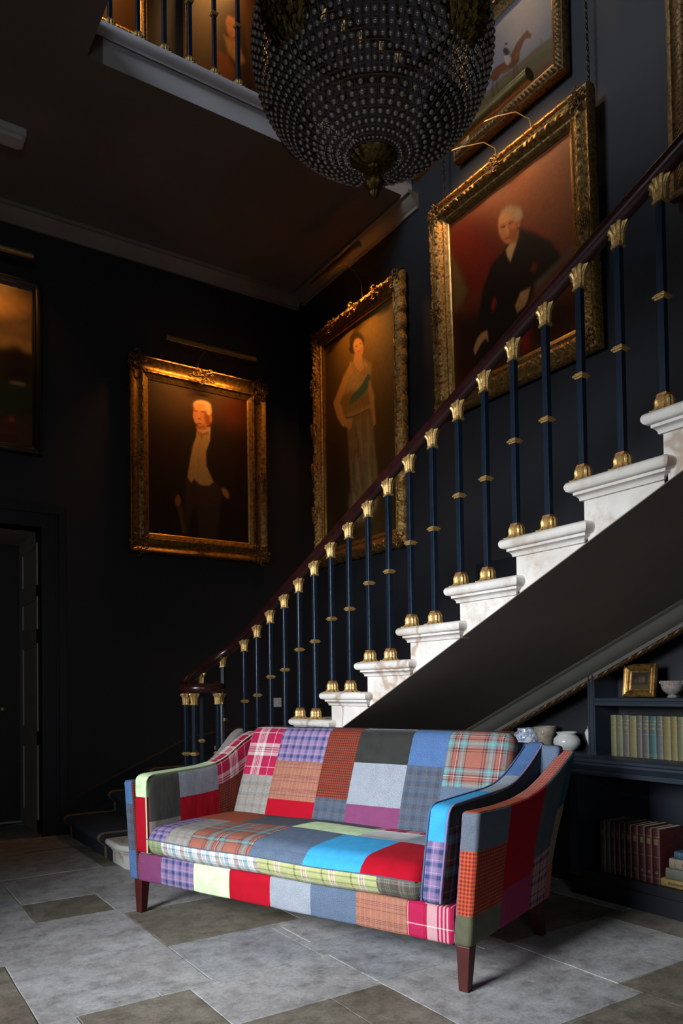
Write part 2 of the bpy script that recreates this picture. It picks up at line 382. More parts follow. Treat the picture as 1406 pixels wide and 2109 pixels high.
# ------------------------------------------------------------------ doorway
d = thing('door_1', kind='structure', loc=(0.675, YA, 0))
def ox(x): return x-0.675
mb = MB()
for a0, a1 in ((1.40, 1.595), (-0.245, -0.05)):
    s = 1 if a0 > 0 else -1
    mb.box(ox(a0), ox(a1), -0.03, 0, 0, 2.755)
    o1 = a1 if s > 0 else a0
    mb.box(ox(min(o1, o1-s*0.06)), ox(max(o1, o1-s*0.06)), -0.05, -0.03, 0, 2.755); mb.box(ox(min(o1-s*0.07, o1-s*0.085)), ox(max(o1-s*0.07, o1-s*0.085)), -0.038, -0.03, 0, 2.70)
mb.box(ox(-0.05), ox(1.40), -0.03, 0, 2.585, 2.755); mb.box(ox(-0.245), ox(1.595), -0.0505, -0.03, 2.70, 2.756)
mb.build('architrave', 'navy_dk', d, smooth=False)
mb = MB()
mb.box(ox(1.40), ox(1.44), 0.2, 0.92, 0, 2.66); mb.box(ox(1.4005), ox(1.44), -0.001, 0.2, 0, 2.62); mb.box(ox(-0.09), ox(-0.05), 0, 0.92, 0, 2.66)
mb.box(ox(-0.05), ox(1.44), 0, 0.92, 2.585, 2.63)
for z0, z1 in ((0.12, 0.75), (0.87, 1.62), (1.74, 2.02), (2.12, 2.48)):       # raised mouldings of the jamb panels
    for y0, y1 in ((0.12, 0.15), (0.72, 0.75)): mb.box(ox(1.388), ox(1.401), y0, y1, z0, z1)
    for q0, q1 in ((z0, z0+0.03), (z1-0.03, z1)): mb.box(ox(1.3885), ox(1.401), 0.15, 0.72, q0, q1)
mb.build('panelled_jamb', 'jamb', d, smooth=False)
mb = MB(); mb.box(ox(-0.05), ox(1.40), 0.92, 0.965, 0.012, 2.60)
for x0, x1 in ((0.02, 0.58), (0.76, 1.30)):
    for z0, z1 in ((0.2, 0.95), (1.15, 2.45)): mb.box(ox(x0), ox(x1), 0.908, 0.92, z0, z1)
mb.build('door_leaf', 'door', d, smooth=False)
mb = MB(); mb.lathe([(0.024, 0), (0.024, 0.006), (0.009, 0.012), (0.009, 0.035), (0.022, 0.045), (0.026, 0.06), (0.018, 0.072), (0.002, 0.075)], 16)
k = mb.build('door_knob', 'brass', d); k.rotation_euler = (PI/2, 0, 0); k.location = (ox(1.245), 0.92, 1.05)
mb = MB(); mb.box(ox(-0.05), ox(1.40), 0.86, 0.98, 0, 0.012); mb.build('threshold', 'cream', d, smooth=False)
struct(MB().box(-0.3, 1.6, YA+1.0, YA+1.1, 0, 2.8).build('wall_lobby', 'door', smooth=False))

# light switch on the back wall
t = thing('light_switch', 'small white square light switch plate on the dark wall above the sofa', 'light switch', (3.635, YA-0.008, 1.065))
o = MB().box(-0.044, 0.044, -0.002, 0.008, -0.045, 0.045).build('switch_plate', 'switch', t, smooth=False); bev(o, 0.003)
MB().box(-0.006, 0.006, -0.010, -0.0015, -0.010, 0.010).build('switch_rocker', 'switch', t, smooth=False)
for sx in (-1, 1):
    o = MB().lathe([(0.0035, 0), (0.003, 0.0015)], 8).build('plate_screw', 'iron', t); o.rotation_euler = (PI/2, 0, 0); o.location = (sx*0.033, -0.001, 0)
# ================================================================== STAIRCASE
st = thing('staircase', 'white veined marble staircase climbing to the right behind the patchwork sofa, its sloping soffit dark', 'staircase')
NOSE = {6: 4.302, 7: 3.920, 8: 3.540, 9: 3.148, 10: 2.764, 11: 2.395, 12: 2.026, 13: 1.671, 14: 1.30, 15: 0.93, 16: 0.555, 17: 0.18}
def soffit_z(y): return 0.911 + (3.875-y)*0.4475
def nose_prof(h):
    # (outward, up) half-round nosing with a cove and fillet below, top at 0
    return [(0.0, 0.0), (0.040, 0.0), (0.050, -0.005), (0.055, -0.016), (0.055, -0.027), (0.050, -0.038), (0.040, -0.044), (0.030, -0.045), (0.030, -0.056), (0.022, -0.060), (0.014, -0.070), (0.012, -0.080), (0.0, -0.080)]
def straight_step(k):
    z1 = k*RISE; z0 = z1-RISE; yn = NOSE[k]+0.0; yb = NOSE[k+1]-0.045 if k+1 in NOSE else yn-0.42
    xf = XS+0.045; yr = yn-0.05                       # side face and riser face planes
    mb = MB(); xw = XB-0.002
    # body: side outline in (y,z): riser, top, back, soffit
    y_bot = yr
    pts = [(yr, z1-0.03), (yr, max(z0, soffit_z(yr))), (yr, soffit_z(yr)+0.004), (yb-0.02, soffit_z(yb-0.02)+0.004), (yb-0.02, z1-0.03)]
    pts = [(yr, z1-0.03), (yr, soffit_z(yr)+0.004), (yb+0.30*0-0.02, soffit_z(yb-0.02)+0.004), (yb-0.02, z1-0.03)]
    mb.prism(pts, 0, xf, xw)
    # tread moulding swept round the open end: front nosing (facing +y) and return along the side and short return at the back
    pr = nose_prof(0); path = [((xw, yr), (0, 1)), ((xf, yr), (-1, 1)), ((xf, yb), (-1, -1)), ((xf+0.05, yb), (0, -1))]
    n = len(pr); vs = []; fs = []
    for (px_, py_), (dx, dy) in path:
        for o_, u_ in pr: vs.append((px_+dx*o_, py_+dy*o_, z1+u_))
    for a in range(len(path)-1):
        for b in range(n-1): fs.append((a*n+b, a*n+b+1, (a+1)*n+b+1, (a+1)*n+b))
    fs.append(tuple(range(n))); fs.append(tuple(range((len(path)-1)*n, len(path)*n)))
    # flat tread top
    fs.append((0, n, 2*n, 3*n))
    o_ = len(vs); vs += [(xw, yb, z1), (xw, yb, z1-0.08), (xf+0.05, yb, z1-0.08)]
    fs.append((0, 3*n, o_)); fs.append((n-1, 2*n-1, 3*n-1, 4*n-1, o_+1))
    mb.add(vs, fs)
    o = mb.build('step', 'marble', st); return o
for k in range(6, 17): straight_step(k)
# lower winding steps: solid blocks with nosings, inner edge follows a quarter turn
inner = {1: (1.56, 5.07), 2: (1.92, 5.14), 3: (2.27, 5.33), 4: (2.44, 5.11), 5: (2.44, 4.70), 6: (2.44, 4.30)}
outer = {1: (1.57, YA), 2: (1.93, YA), 3: (2.30, YA), 4: (2.95, YA), 5: (XB, 5.95), 6: (XB, 4.55)}
def low_step(k):
    z1 = k*RISE; z0 = 0.0
    i0, i1 = Vector(inner[k]), Vector(inner[k+1]); a0, a1 = Vector(outer[k]), Vector(outer[k+1])
    poly = [i0, i1, a1]
    if k == 4: poly.append(Vector((XB, YA)))
    poly.append(a0)
    if k == 1: poly = [Vector((1.63, 5.03)), Vector((2.0, 4.93)), Vector((2.36, 4.93)), i1+Vector((0.3, 0.1)), Vector((1.99, YA)), Vector((1.60, YA)), Vector((1.60, 5.09))]
    if k == 2: poly = [Vector((1.95, 5.0)), Vector((2.18, 4.90)), Vector((2.38, 4.98)), Vector((2.44, 5.25)), Vector((2.35, YA)), Vector((1.965, YA))]
    if k == 3: poly = [Vector((2.32, 5.35)), Vector((2.46, 5.14)), Vector((3.05, YA)), Vector((2.335, YA))]
    if k == 5: poly = [Vector((2.485, 4.66)), Vector((2.485, 4.22)), Vector((XB-.002, 4.45)), Vector((XB-.002, 5.93))]
    if k == 4: poly = [Vector((2.485, 5.07)), Vector((2.485, 4.6)), Vector((XB-.002, 5.85)), Vector((XB-.002, YA-.002)), Vector((2.98, YA-.002))]
    poly = [Vector((min(p.x, XB-.002), min(p.y, YA-.024))) for p in poly]
    c = sum(poly, Vector((0, 0)))/len(poly)
    def off(dl):
        out = []; n = len(poly)
        for i in range(n):
            p = poly[i]; a = (p-poly[i-1]).normalized(); b = (poly[(i+1) % n]-p).normalized()
            na = Vector((a.y, -a.x)); nb = Vector((b.y, -b.x))
            if na.dot(p-c) < 0: na = -na
            if nb.dot(p-c) < 0: nb = -nb
            m = (na+nb)
            m = m/max(0.4, m.length_squared/2) if m.length > 1e-6 else na
            q = p+m*dl; out.append((min(q.x, XB-.002), min(q.y, YA-.024)))
        return out
    mb = MB(); n = len(poly); vs = []; fs = []
    prof = [(0, z0), (0, z1-0.085)]+[(o_, z1+u_) for o_, u_ in nose_prof(0)[::-1]]
    prof[-1] = (0.035, z1)
    for o_, z in prof: vs += [(x, y, z) for x, y in off(o_)]
    for a in range(len(prof)-1):
        for b in range(n): fs.append((a*n+b, a*n+(b+1) % n, (a+1)*n+(b+1) % n, (a+1)*n+b))
    fs.append(tuple(range((len(prof)-1)*n, len(prof)*n)))
    mb.add(vs, fs); mb.build('step', 'marble', st)
for k in range(1, 6): low_step(k)
# sloping soffit under the flight
mb = MB(); ya, yb_ = 4.95, -0.4
q = [(ya, soffit_z(ya)), (yb_, soffit_z(yb_)), (yb_, soffit_z(yb_)+0.05), (ya, soffit_z(ya)+0.05)]
mb.prism([(4.3, soffit_z(4.3)-0.0), (yb_, soffit_z(yb_)), (yb_, soffit_z(yb_)+0.02), (4.3, soffit_z(4.3)+0.02)], 0, XS+0.0455, XB-0.002)
mb.build('soffit', 'ceil', st, smooth=False)
# raking cornice under the soffit with a gilt rope, in front of the bookcase recess
def rake(name, prof, y0, y1, mat, seg=1, wob=None):
    mb = MB(); n = len(prof); vs = []; fs = []; ys = [y0+(y1-y0)*i/seg for i in range(seg+1)]
    for y in ys:
        for j, (x, dz) in enumerate(prof): vs.append((x, y, soffit_z(y)+dz))
    for a in range(seg):
        for b in range(n): fs.append((a*n+b, a*n+(b+1) % n, (a+1)*n+(b+1) % n, (a+1)*n+b))
    fs.append(tuple(range(n))[::-1]); fs.append(tuple(range(seg*n, seg*n+n)))
    mb.add(vs, fs); return mb.build(name, mat, st)
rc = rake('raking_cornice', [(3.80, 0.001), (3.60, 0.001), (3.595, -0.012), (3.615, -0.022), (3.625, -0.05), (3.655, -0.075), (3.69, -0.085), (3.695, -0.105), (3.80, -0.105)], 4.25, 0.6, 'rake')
mb = MB()
pts = []; y = 4.2
for ph in (0, PI):
    pts = []
    for i in range(400):
        y = 4.2-3.4*i/399; a = i/399*2*PI*52+ph
        nz = 0.4565/math.hypot(1, 0.4565)
        pts.append((3.706-0.007*math.cos(a)*1.0, y-0.007*math.sin(a)*nz, soffit_z(y)-0.118+0.009*math.sin(a)))
    mb.tube(pts, 0.0085, 6)
mb.build('rope_moulding', 'rope', rc)

# carpet runner on the lower steps
cr = thing('stair_carpet', 'navy stair runner with beige border on the lowest steps beside the dark door', 'carpet')
def runner(y0, y1, mat_border=False):
    # path in (x,z) up the first three steps with rounded nosings
    P = []
    xs = [1.56, 1.925, 2.29]
    x = xs[0]; P.append((x+0.035, 0.004))
    for k in range(3):
        z1 = (k+1)*RISE; x = xs[k]
        P += [(x+0.03, z1-0.08), (x+0.004, z1-0.050), (x-0.016, z1-0.036), (x-0.022, z1-0.018), (x-0.012, z1+0.0), (x+0.012, z1+0.009)]
        nx = xs[k+1]+0.03 if k < 2 else 2.9
        P += [(nx-0.012, z1+0.009), (nx, z1+0.02)]
    return P
P = runner(0, 0)
def strip(name, y0, y1, mat, lift, par):
    mb = MB(); n = len(P); vs = []; fs = []
    def edge(yy, i):
        # the runner narrows a little toward the first nosing as the treads splay
        return yy
    for i, (x, z) in enumerate(P):
        a = P[max(0, i-1)]; b = P[min(n-1, i+1)]; tx, tz = b[0]-a[0], b[1]-a[1]; L = math.hypot(tx, tz) or 1
        ox_, oz_ = -tz/L*lift, tx/L*lift
        for yy in (y0, y1): vs.append((x+ox_, yy, z+oz_))
        for yy in (y0, y1): vs.append((x+ox_*0.2, yy, z+oz_*0.2))
    for i in range(n-1):
        a = i*4; b = a+4
        fs += [(a, a+1, b+1, b), (a, a+2, b+2, b), (a+1, a+3, b+3, b+1)]
    mb.add(vs, fs); return mb.build(name, mat, par)
strip('carpet_field', 5.36, 6.61, 'runner', 0.006, cr)
strip('carpet_border', 5.47, 5.52, 'runner_edge', 0.0085, cr); strip('carpet_border', 6.45, 6.50, 'runner_edge', 0.0085, cr)

# ================================================================== BALUSTRADE
SL = 0.427
def foot_mesh():
    mb = MB(); seg = 72
    prof = [(0.0440, 0.0), (0.0455, 0.003), (0.0405, 0.007), (0.0345, 0.014), (0.0320, 0.023), (0.0330, 0.034), (0.0325, 0.044), (0.0285, 0.053), (0.0215, 0.059)]
    def mod(a, q):
        sqr = 1/max(abs(math.cos(a)), abs(math.sin(a)))**0.45
        leaf = 1+0.20*(abs(math.cos(6*a))**0.5-0.6)+0.04*math.cos(24*a)
        tip = 1+(0.20*max(0, math.cos(12*a)) if q < 0.2 else 0)
        return sqr*leaf*tip*0.93
    mb.lathe(prof, seg, mod=mod)
    mb.box(-0.021, 0.021, -0.021, 0.021, 0.058, 0.063, 1); mb.box(-0.0185, 0.0185, -0.0185, 0.0185, 0.063, 0.068, 1)
    return mb
def collar_mesh():
    mb = MB(); vs = []
    prof = [(0.0155, -0.012), (0.019, -0.011), (0.0195, -0.006), (0.0245, -0.0035), (0.0255, 0), (0.0245, 0.0035), (0.0195, 0.006), (0.019, 0.011), (0.0155, 0.012)]
    for r, z in prof: vs += [(-r, -r, z), (r, -r, z), (r, r, z), (-r, r, z)]
    fs = []
    for a in range(len(prof)-1):
        for b in range(4): fs.append((a*4+b, a*4+(b+1) % 4, a*4+4+(b+1) % 4, a*4+4+b))
    mb.add(vs, fs); return mb
def cap_mesh(sl):
    mb = MB(); seg = 72
    prof = [(0.0185, 0.0), (0.021, 0.002), (0.0205, 0.010), (0.022, 0.018), (0.0235, 0.032), (0.0245, 0.045), (0.0275, 0.058), (0.0335, 0.066), (0.035, 0.070), (0.031, 0.078)]
    def mod(a, q):
        sqr = 1/max(abs(math.cos(a)), abs(math.sin(a)))**0.4
        leaf = 1+0.20*(abs(math.cos(4*a))**0.5-0.6)+0.05*math.cos(20*a)
        tip = 1+(0.22*max(0, math.cos(4*a))**2 if 0.6 < q < 0.95 else 0)
        return sqr*leaf*tip*0.93
    mb.lathe(prof, seg, mod=mod)
    mb.box(-0.0205, 0.0205, -0.0205, 0.0205, -0.004, 0.003)
    mb.box(-0.0195, 0.0195, -0.0195, 0.0195, 0.006, 0.010)
    if sl:      # the capital is canted to follow the rake of the rail
        for i, (x, y, z) in enumerate(mb.v): mb.v[i] = (x, y, z-y*sl*min(1.0, 0.35+z/0.06))
    return mb
bal = thing('stair_balustrade', 'mahogany handrail on blue-black iron balusters with gilt leaf mounts, following the stair', 'balustrade')
_foot = foot_mesh().build('foot_mount', ['gilt', 'gilt_red'], None); _collar = collar_mesh().build('collar', 'gilt', None, smooth=False); _cap = cap_mesh(SL).build('capital_mount', 'gilt', None); _capf = cap_mesh(0).build('capital_mount', 'gilt', None)
_used = set()
def inst(proto, parent, loc, rz=0, s=1):
    if proto.name in _used: o = proto.copy(); COL.objects.link(o)
    else: o = proto; _used.add(proto.name)
    o.parent = parent; o.location = loc; o.rotation_euler = (0, 0, rz); o.scale = (s, s, s); return o
def baluster(x, y, z0, zcap, parent, flat=False, rz=0, w_=0.0135):
    h = zcap-z0
    mb = MB(); mb.box(-w_, w_, -w_, w_, 0.03, h-0.01)
    b = mb.build('baluster', 'bar', parent, smooth=False); b.location = (x, y, z0); b.rotation_euler = (0, 0, rz)
    b2 = b.modifiers.new('bevel', 'BEVEL'); b2.width = 0.0015; b2.segments = 1
    inst(_foot, b, (0, 0, 0)); inst(_capf if flat else _cap, b, (0, 0, h-0.075)); inst(_collar, b, (0, 0, h*0.5-0.002))
    return b
XBAL = 2.492
YB = [1.617, 1.797, 1.982, 2.162, 2.347, 2.530, 2.712, 2.905, 3.092, 3.280, 3.470, 3.670, 3.866, 4.062, 4.258, 4.454, 4.657, 4.860, 5.068]
def tread_z(y):
    k = max([k for k in NOSE if NOSE[k] >= y-0.0] or [5]); return k*RISE
steps_of = [13, 12, 12, 11, 11, 10, 10, 9, 9, 8, 8, 7, 7, 6, 6, 5, 5, 4, 4]
for y, k in zip(YB, steps_of): baluster(XBAL, y, k*RISE, 3.722-SL*y, bal)
baluster(XBAL, 1.43, 13*RISE, 3.722-SL*1.43, bal)
# curved start: positions along the turn and under the volute
baluster(2.405, 5.255, 3*RISE, 1.45, bal, rz=0.7); baluster(2.235, 5.275, 3*RISE-RISE, 1.315, bal, rz=1.3)
VC = Vector((2.165, 5.085)); VR = 0.135
for a, rz in ((188, 0.0), (222, 0.6), (300, 0.2), (352, 0.9)):
    baluster(VC.x+VR*math.cos(math.radians(a)), VC.y+VR*math.sin(math.radians(a)), 2*RISE, 1.175, bal, flat=True, rz=rz)
# handrail: rake, curve, volute
path = []
def rail_z(y): return 3.722-SL*y+0.036
for y in np.linspace(0.2, 4.95, 40): path.append((XBAL, y, rail_z(y)))
P3 = [(XBAL, 5.07, rail_z(5.07)), (2.485, 5.16, 1.545), (2.455, 5.235, 1.50), (2.405, 5.275, 1.468), (2.33, 5.30, 1.415), (2.235, 5.295, 1.352), (2.14, 5.27, 1.29), (2.065, 5.22, 1.242)]
path += P3
for a in np.linspace(140, 400, 40):
    r = VR+0.0*(a-140)/260; z = 1.212 + 0.02*max(0, (175-a)/35)
    if a > 330: r = VR*(1-0.35*(a-330)/70)
    path.append((VC.x+r*math.cos(math.radians(a)), VC.y+r*math.sin(math.radians(a)), z))
# smooth the path a little
pp = [Vector(p) for p in path]
for _ in range(3):
    pp = [pp[0]]+[(pp[i-1]+pp[i]*2+pp[i+1])/4 for i in range(1, len(pp)-1)]+[pp[-1]]
rr = [0.036]*len(pp)
MB().tube(pp, rr, 20).build('handrail', 'mahogany', bal)

# landing balustrade above the fascia
gb = thing('landing_balustrade', 'dark iron balusters with gilt feet standing on the upper landing edge at top left', 'balustrade')
for i in range(14):
    x = 1.446+0.182*i
    if x > XB-0.05: break
    baluster(x, YG-0.005, HC+0.24, HC+0.24+0.92, gb, flat=True, w_=0.0135)
MB().tube([(1.32, YG-0.005, HC+0.24+0.95), (XB-0.01, YG-0.005, HC+0.24+0.95)], 0.034, 16).build('handrail', 'mahogany', gb)
# ================================================================== FABRICS (UV in metres)
def fabric(name, base, u=None, v=None, pu=0.1, pv=None, tw=0.0035, fleck=0.18, fc=None, rough=0.95, weave=0.35, sheen=0.0, rot=0.0, mode='twill', bigvar=0.08, soft=False, gain=0.70):
    t = NT(name); uvn = t.node('ShaderNodeUVMap'); uv = uvn.outputs[0]
    if rot:
        mp = t.node('ShaderNodeMapping'); mp.inputs['Rotation'].default_value = (0, 0, rot); t.link(uv, mp.inputs[0]); uv = mp.outputs[0]
    sp = t.node('ShaderNodeSeparateXYZ'); t.link(uv, sp.inputs[0]); U, V = sp.outputs[0], sp.outputs[1]
    pv = pv or pu
    interp = 'LINEAR' if soft else 'CONSTANT'
    tri = lambda x, p: t.math('PINGPONG', t.math('DIVIDE', x, p), 0.5)
    if mode == 'basket':
        a = t.math('SINE', t.math('MULTIPLY', U, 2*PI/tw)); b = t.math('SINE', t.math('MULTIPLY', V, 2*PI/tw)); wv = t.math('MULTIPLY_ADD', t.math('MULTIPLY', a, b), 0.5, 0.5)
    elif mode == 'herring':
        zz = t.math('PINGPONG', U, 0.008)
        wv = t.math('MULTIPLY_ADD', t.math('SINE', t.math('MULTIPLY', t.math('ADD', V, zz), 2*PI/tw)), 0.5, 0.5)
    else:
        wv = t.math('MULTIPLY_ADD', t.math('SINE', t.math('MULTIPLY', t.math('ADD', U, V), 2*PI/tw)), 0.5, 0.5)
    if u:
        fu = t.math('FRACT', t.math('DIVIDE', U, pu)); fv = t.math('FRACT', t.math('DIVIDE', V, pv))
        cu = t.ramp(fu, u, interp); cv = t.ramp(fv, v or u, interp)
        sharp = t.math('MULTIPLY_ADD', wv, 0.8, 0.1)
        c = t.mix(sharp, cu, cv)
    else:
        fc = fc or tuple(min(1, x*1.6+0.02) for x in base)
        c = t.mix(t.math('MULTIPLY', wv, 0.6), base, fc) if mode != 'plain' else t.mix(0.0, base, base)
    nz = t.noise(uv, 300, 2, 0.75)
    c = t.mix(1.0, c, t.ramp(nz, [(0.28, (max(0, 1-fleck*2.0),)*3), (0.5, (1, 1, 1)), (0.72, (1+fleck*2.6,)*3)]), 'MULTIPLY')
    big = t.noise(uv, 18, 3)
    c = t.mix(1.0, c, t.ramp(big, [(0.3, (1-bigvar,)*3), (0.7, (1+bigvar,)*3)]), 'MULTIPLY')
    c = t.mix(1.0, c, (gain,)*3, 'MULTIPLY')
    t.base(c); t.set(Roughness=rough); t.b.inputs['Specular IOR Level'].default_value = 0.2
    if sheen: t.b.inputs['Sheen Weight'].default_value = sheen; t.b.inputs['Sheen Roughness'].default_value = 0.4
    b1 = t.node('ShaderNodeBump'); b1.inputs['Strength'].default_value = 0.45; b1.inputs['Distance'].default_value = 0.012
    wr = t.node('ShaderNodeMapping'); wr.inputs['Scale'].default_value = (1.0, 0.45, 1.0); t.link(uv, wr.inputs[0])
    t.link(t.noise(wr.outputs[0], 13, 3, 0.5), b1.inputs['Height'])
    b2 = t.node('ShaderNodeBump'); b2.inputs['Strength'].default_value = weave; b2.inputs['Distance'].default_value = 0.0015
    t.link(t.math('ADD', t.math('MULTIPLY', wv, 0.5), nz), b2.inputs['Height']); t.link(b1.outputs[0], b2.inputs['Normal']); t.link(b2.outputs[0], t.b.inputs['Normal'])
    return t.m
k_ = {}
RED = rgb(172, 4, 32); SKY = rgb(56, 150, 200); SLATE = rgb(92, 108, 130); LIME = rgb(184, 205, 162); VELV = rgb(72, 76, 68); PLUM = rgb(128, 66, 106)
k_['red'] = fabric('crimson_wool', RED, fleck=0.06, weave=0.15, mode='plain')
k_['sky'] = fabric('sky_blue_felt', SKY, fleck=0.08, weave=0.15, mode='plain', gain=0.85)
k_['slate'] = fabric('slate_blue_tweed', SLATE, fleck=0.34, weave=0.3, mode='plain')
k_['denim'] = fabric('denim_blue_tweed', rgb(78, 110, 156), fleck=0.32, weave=0.3, mode='plain')
k_['lime'] = fabric('lime_chenille', LIME, fleck=0.16, weave=0.5, mode='plain', bigvar=0.16, tw=0.004, gain=0.98)
k_['velvet'] = fabric('olive_grey_velvet', rgb(62, 64, 58), fleck=0.04, rough=0.75, sheen=0.35, weave=0.05, mode='plain', bigvar=0.14)
k_['black'] = fabric('charcoal_velvet', rgb(44, 46, 42), fleck=0.05, rough=0.75, sheen=0.3, weave=0.05, mode='plain', bigvar=0.18)
k_['plum'] = fabric('plum_wool', PLUM, fleck=0.08, weave=0.15, mode='plain')
k_['teal'] = fabric('deep_teal_wool', rgb(20, 78, 92), fleck=0.08, weave=0.15, mode='plain')
k_['tan'] = fabric('tan_tweed', rgb(140, 122, 100), fleck=0.25, weave=0.3, mode='plain')
k_['rustplain'] = fabric('rust_wool', rgb(158, 78, 52), fleck=0.12, weave=0.2, mode='plain')
k_['silver'] = fabric('silver_basketweave', rgb(100, 108, 120), fc=rgb(196, 203, 212), tw=0.0066, mode='basket', fleck=0.34, weave=0.7, gain=0.82)
k_['greytw'] = fabric('grey_herringbone', rgb(120, 116, 110), fc=rgb(188, 182, 172), tw=0.004, mode='herring', fleck=0.3, weave=0.4)
k_['dktweed'] = fabric('charcoal_tweed', rgb(80, 88, 98), fleck=0.4, weave=0.3, mode='plain')
O_ = rgb(176, 128, 78); B1 = rgb(86, 96, 112); B2 = rgb(74, 82, 96)
k_['bluecheck'] = fabric('blue_windowpane_tweed', B1, [(0, B1), (0.46, rgb(120, 100, 84)), (0.50, B2), (0.92, rgb(60, 80, 120)), (0.96, B1)], pu=0.055, fleck=0.3)
G1 = rgb(150, 146, 140); G2 = rgb(132, 128, 122)
k_['greycheck'] = fabric('oatmeal_windowpane_tweed', G1, [(0, G1), (0.45, rgb(176, 140, 106)), (0.49, G2), (0.80, G1), (0.94, rgb(150, 158, 176)), (0.97, G1)], pu=0.06, fleck=0.4)
L_, D_, W_, P_ = rgb(148, 122, 160), rgb(38, 58, 122), rgb(205, 200, 220), rgb(120, 96, 150)
lav = [(0, L_), (0.24, rgb(110, 104, 130)), (0.34, D_), (0.44, rgb(60, 84, 96)), (0.52, D_), (0.60, rgb(96, 96, 150)), (0.66, L_), (0.80, W_), (0.83, L_)]
k_['lav'] = fabric('lavender_blue_plaid', L_, lav, pu=0.052, fleck=0.12)
W2, R1, R2 = rgb(222, 210, 208), rgb(176, 32, 78), rgb(150, 8, 40)
k_['redwhite'] = fabric('red_white_plaid', W2, [(0, W2), (0.10, R1), (0.125, W2), (0.16, R1), (0.19, W2), (0.22, R1), (0.25, W2), (0.36, R1), (0.64, R2), (0.66, W2), (0.68, R1), (0.92, R2), (0.94, R1)], pu=0.20, fleck=0.12)
k_['redwhite2'] = fabric('raspberry_white_plaid', W2, [(0, R2), (0.06, W2), (0.08, R2), (0.10, R1), (0.42, R2), (0.45, R1), (0.47, R2), (0.5, W2), (0.72, R1), (0.76, W2), (0.80, R1), (0.84, W2), (0.88, R1), (0.92, W2), (0.96, R1)], v=[(0, R1), (0.3, R2), (0.33, R1), (0.36, R2), (0.39, R1), (0.42, R2), (0.45, R1), (0.75, W2), (0.78, R1)], pu=0.21, pv=0.15, fleck=0.14)
RH, RD = rgb(150, 64, 44), rgb(72, 38, 34)
k_['rust'] = fabric('rust_houndstooth', RH, [(0, RH), (0.5, RD)], pu=0.0135, fleck=0.1, tw=0.0045)
OH = rgb(206, 92, 58)
k_['orange'] = fabric('orange_houndstooth', OH, [(0, OH), (0.5, rgb(120, 42, 38))], pu=0.0155, fleck=0.1, tw=0.005)
T1, T2, T3 = rgb(172, 118, 100), rgb(112, 66, 58), rgb(182, 124, 62)
k_['glen'] = fabric('salmon_glen_check', T1, [(0, T1), (0.06, T2), (0.10, T1), (0.16, T2), (0.20, T1), (0.26, T2), (0.30, T1), (0.36, T2), (0.40, T1), (0.50, T3), (0.54, T1), (0.62, T2), (0.66, T1), (0.72, T2), (0.76, T1), (0.82, T2), (0.86, T1), (0.93, rgb(170, 110, 110)), (0.96, T1)],
                    v=[(0, T1), (0.10, T2), (0.14, T1), (0.20, T2), (0.24, T1), (0.30, T2), (0.34, T1), (0.60, T3), (0.64, T1), (0.85, T2), (0.90, T1)], pu=0.055, pv=0.075, fleck=0.2)
C1, C2, C3, C4 = rgb(158, 100, 84), rgb(98, 170, 172), rgb(78, 40, 52), rgb(120, 128, 128)
k_['terra'] = fabric('terracotta_teal_plaid', C1, [(0, C1), (0.34, C3), (0.37, C1), (0.40, C3), (0.44, C4), (0.52, C2), (0.58, C4), (0.64, C3), (0.67, C1), (0.72, C3), (0.74, rgb(220, 190, 185)), (0.76, C3), (0.80, C4), (0.86, C2), (0.90, C4), (0.95, C3), (0.98, C1)], pu=0.23, pv=0.20, fleck=0.16)
D1, D2 = rgb(84, 52, 50), rgb(60, 130, 135)
k_['terradk'] = fabric('brown_teal_plaid', D1, [(0, D1), (0.25, rgb(52, 34, 36)), (0.4, rgb(88, 96, 96)), (0.52, D2), (0.6, rgb(88, 96, 96)), (0.7, rgb(52, 34, 36)), (0.8, D1), (0.9, rgb(150, 120, 116)), (0.93, D1)], pu=0.075, pv=0.13, fleck=0.18)
W3, B3, N3 = rgb(214, 216, 218), rgb(86, 138, 152), rgb(140, 96, 76)
k_['whiteplaid'] = fabric('white_blue_brown_plaid', W3, [(0, W3), (0.12, N3), (0.34, W3), (0.42, B3), (0.46, W3), (0.50, B3), (0.54, W3), (0.62, B3), (0.82, W3), (0.90, rgb(176, 190, 200)), (0.94, W3)], v=[(0, W3), (0.2, B3), (0.26, W3), (0.5, rgb(200, 190, 186)), (0.75, B3), (0.85, W3)], pu=0.125, pv=0.05, fleck=0.12)
Y1, Y2, Y3, Y4 = rgb(178, 184, 130), rgb(112, 100, 66), rgb(196, 120, 150), rgb(222, 220, 200)
k_['limeplaid'] = fabric('lime_pink_windowpane', Y1, [(0, Y1), (0.30, Y2), (0.36, Y1), (0.56, Y4), (0.62, Y3), (0.66, Y4), (0.69, Y3), (0.72, Y4), (0.78, Y1)], v=[(0, Y1), (0.2, Y2), (0.3, Y1), (0.55, Y4), (0.65, Y1), (0.82, Y2), (0.9, Y1)], pu=0.155, pv=0.075, fleck=0.12)
H1, H2 = rgb(84, 84, 74), rgb(128, 126, 112)
k_['olive'] = fabric('olive_glen_check', H1, [(0, H1), (0.04, H2), (0.08, H1), (0.12, H2), (0.16, H1), (0.20, H2), (0.24, H1), (0.5, rgb(110, 44, 74)), (0.56, H1), (0.6, H2), (0.7, H1), (0.75, H2), (0.85, H1)], pu=0.115, pv=0.07, fleck=0.25)
k_['greenplaid'] = fabric('sage_plaid', rgb(150, 164, 120), [(0, rgb(150, 164, 120)), (0.4, rgb(108, 126, 96)), (0.6, rgb(150, 164, 120)), (0.8, rgb(110, 116, 96)), (0.86, rgb(150, 164, 120))], pu=0.04, fleck=0.15)
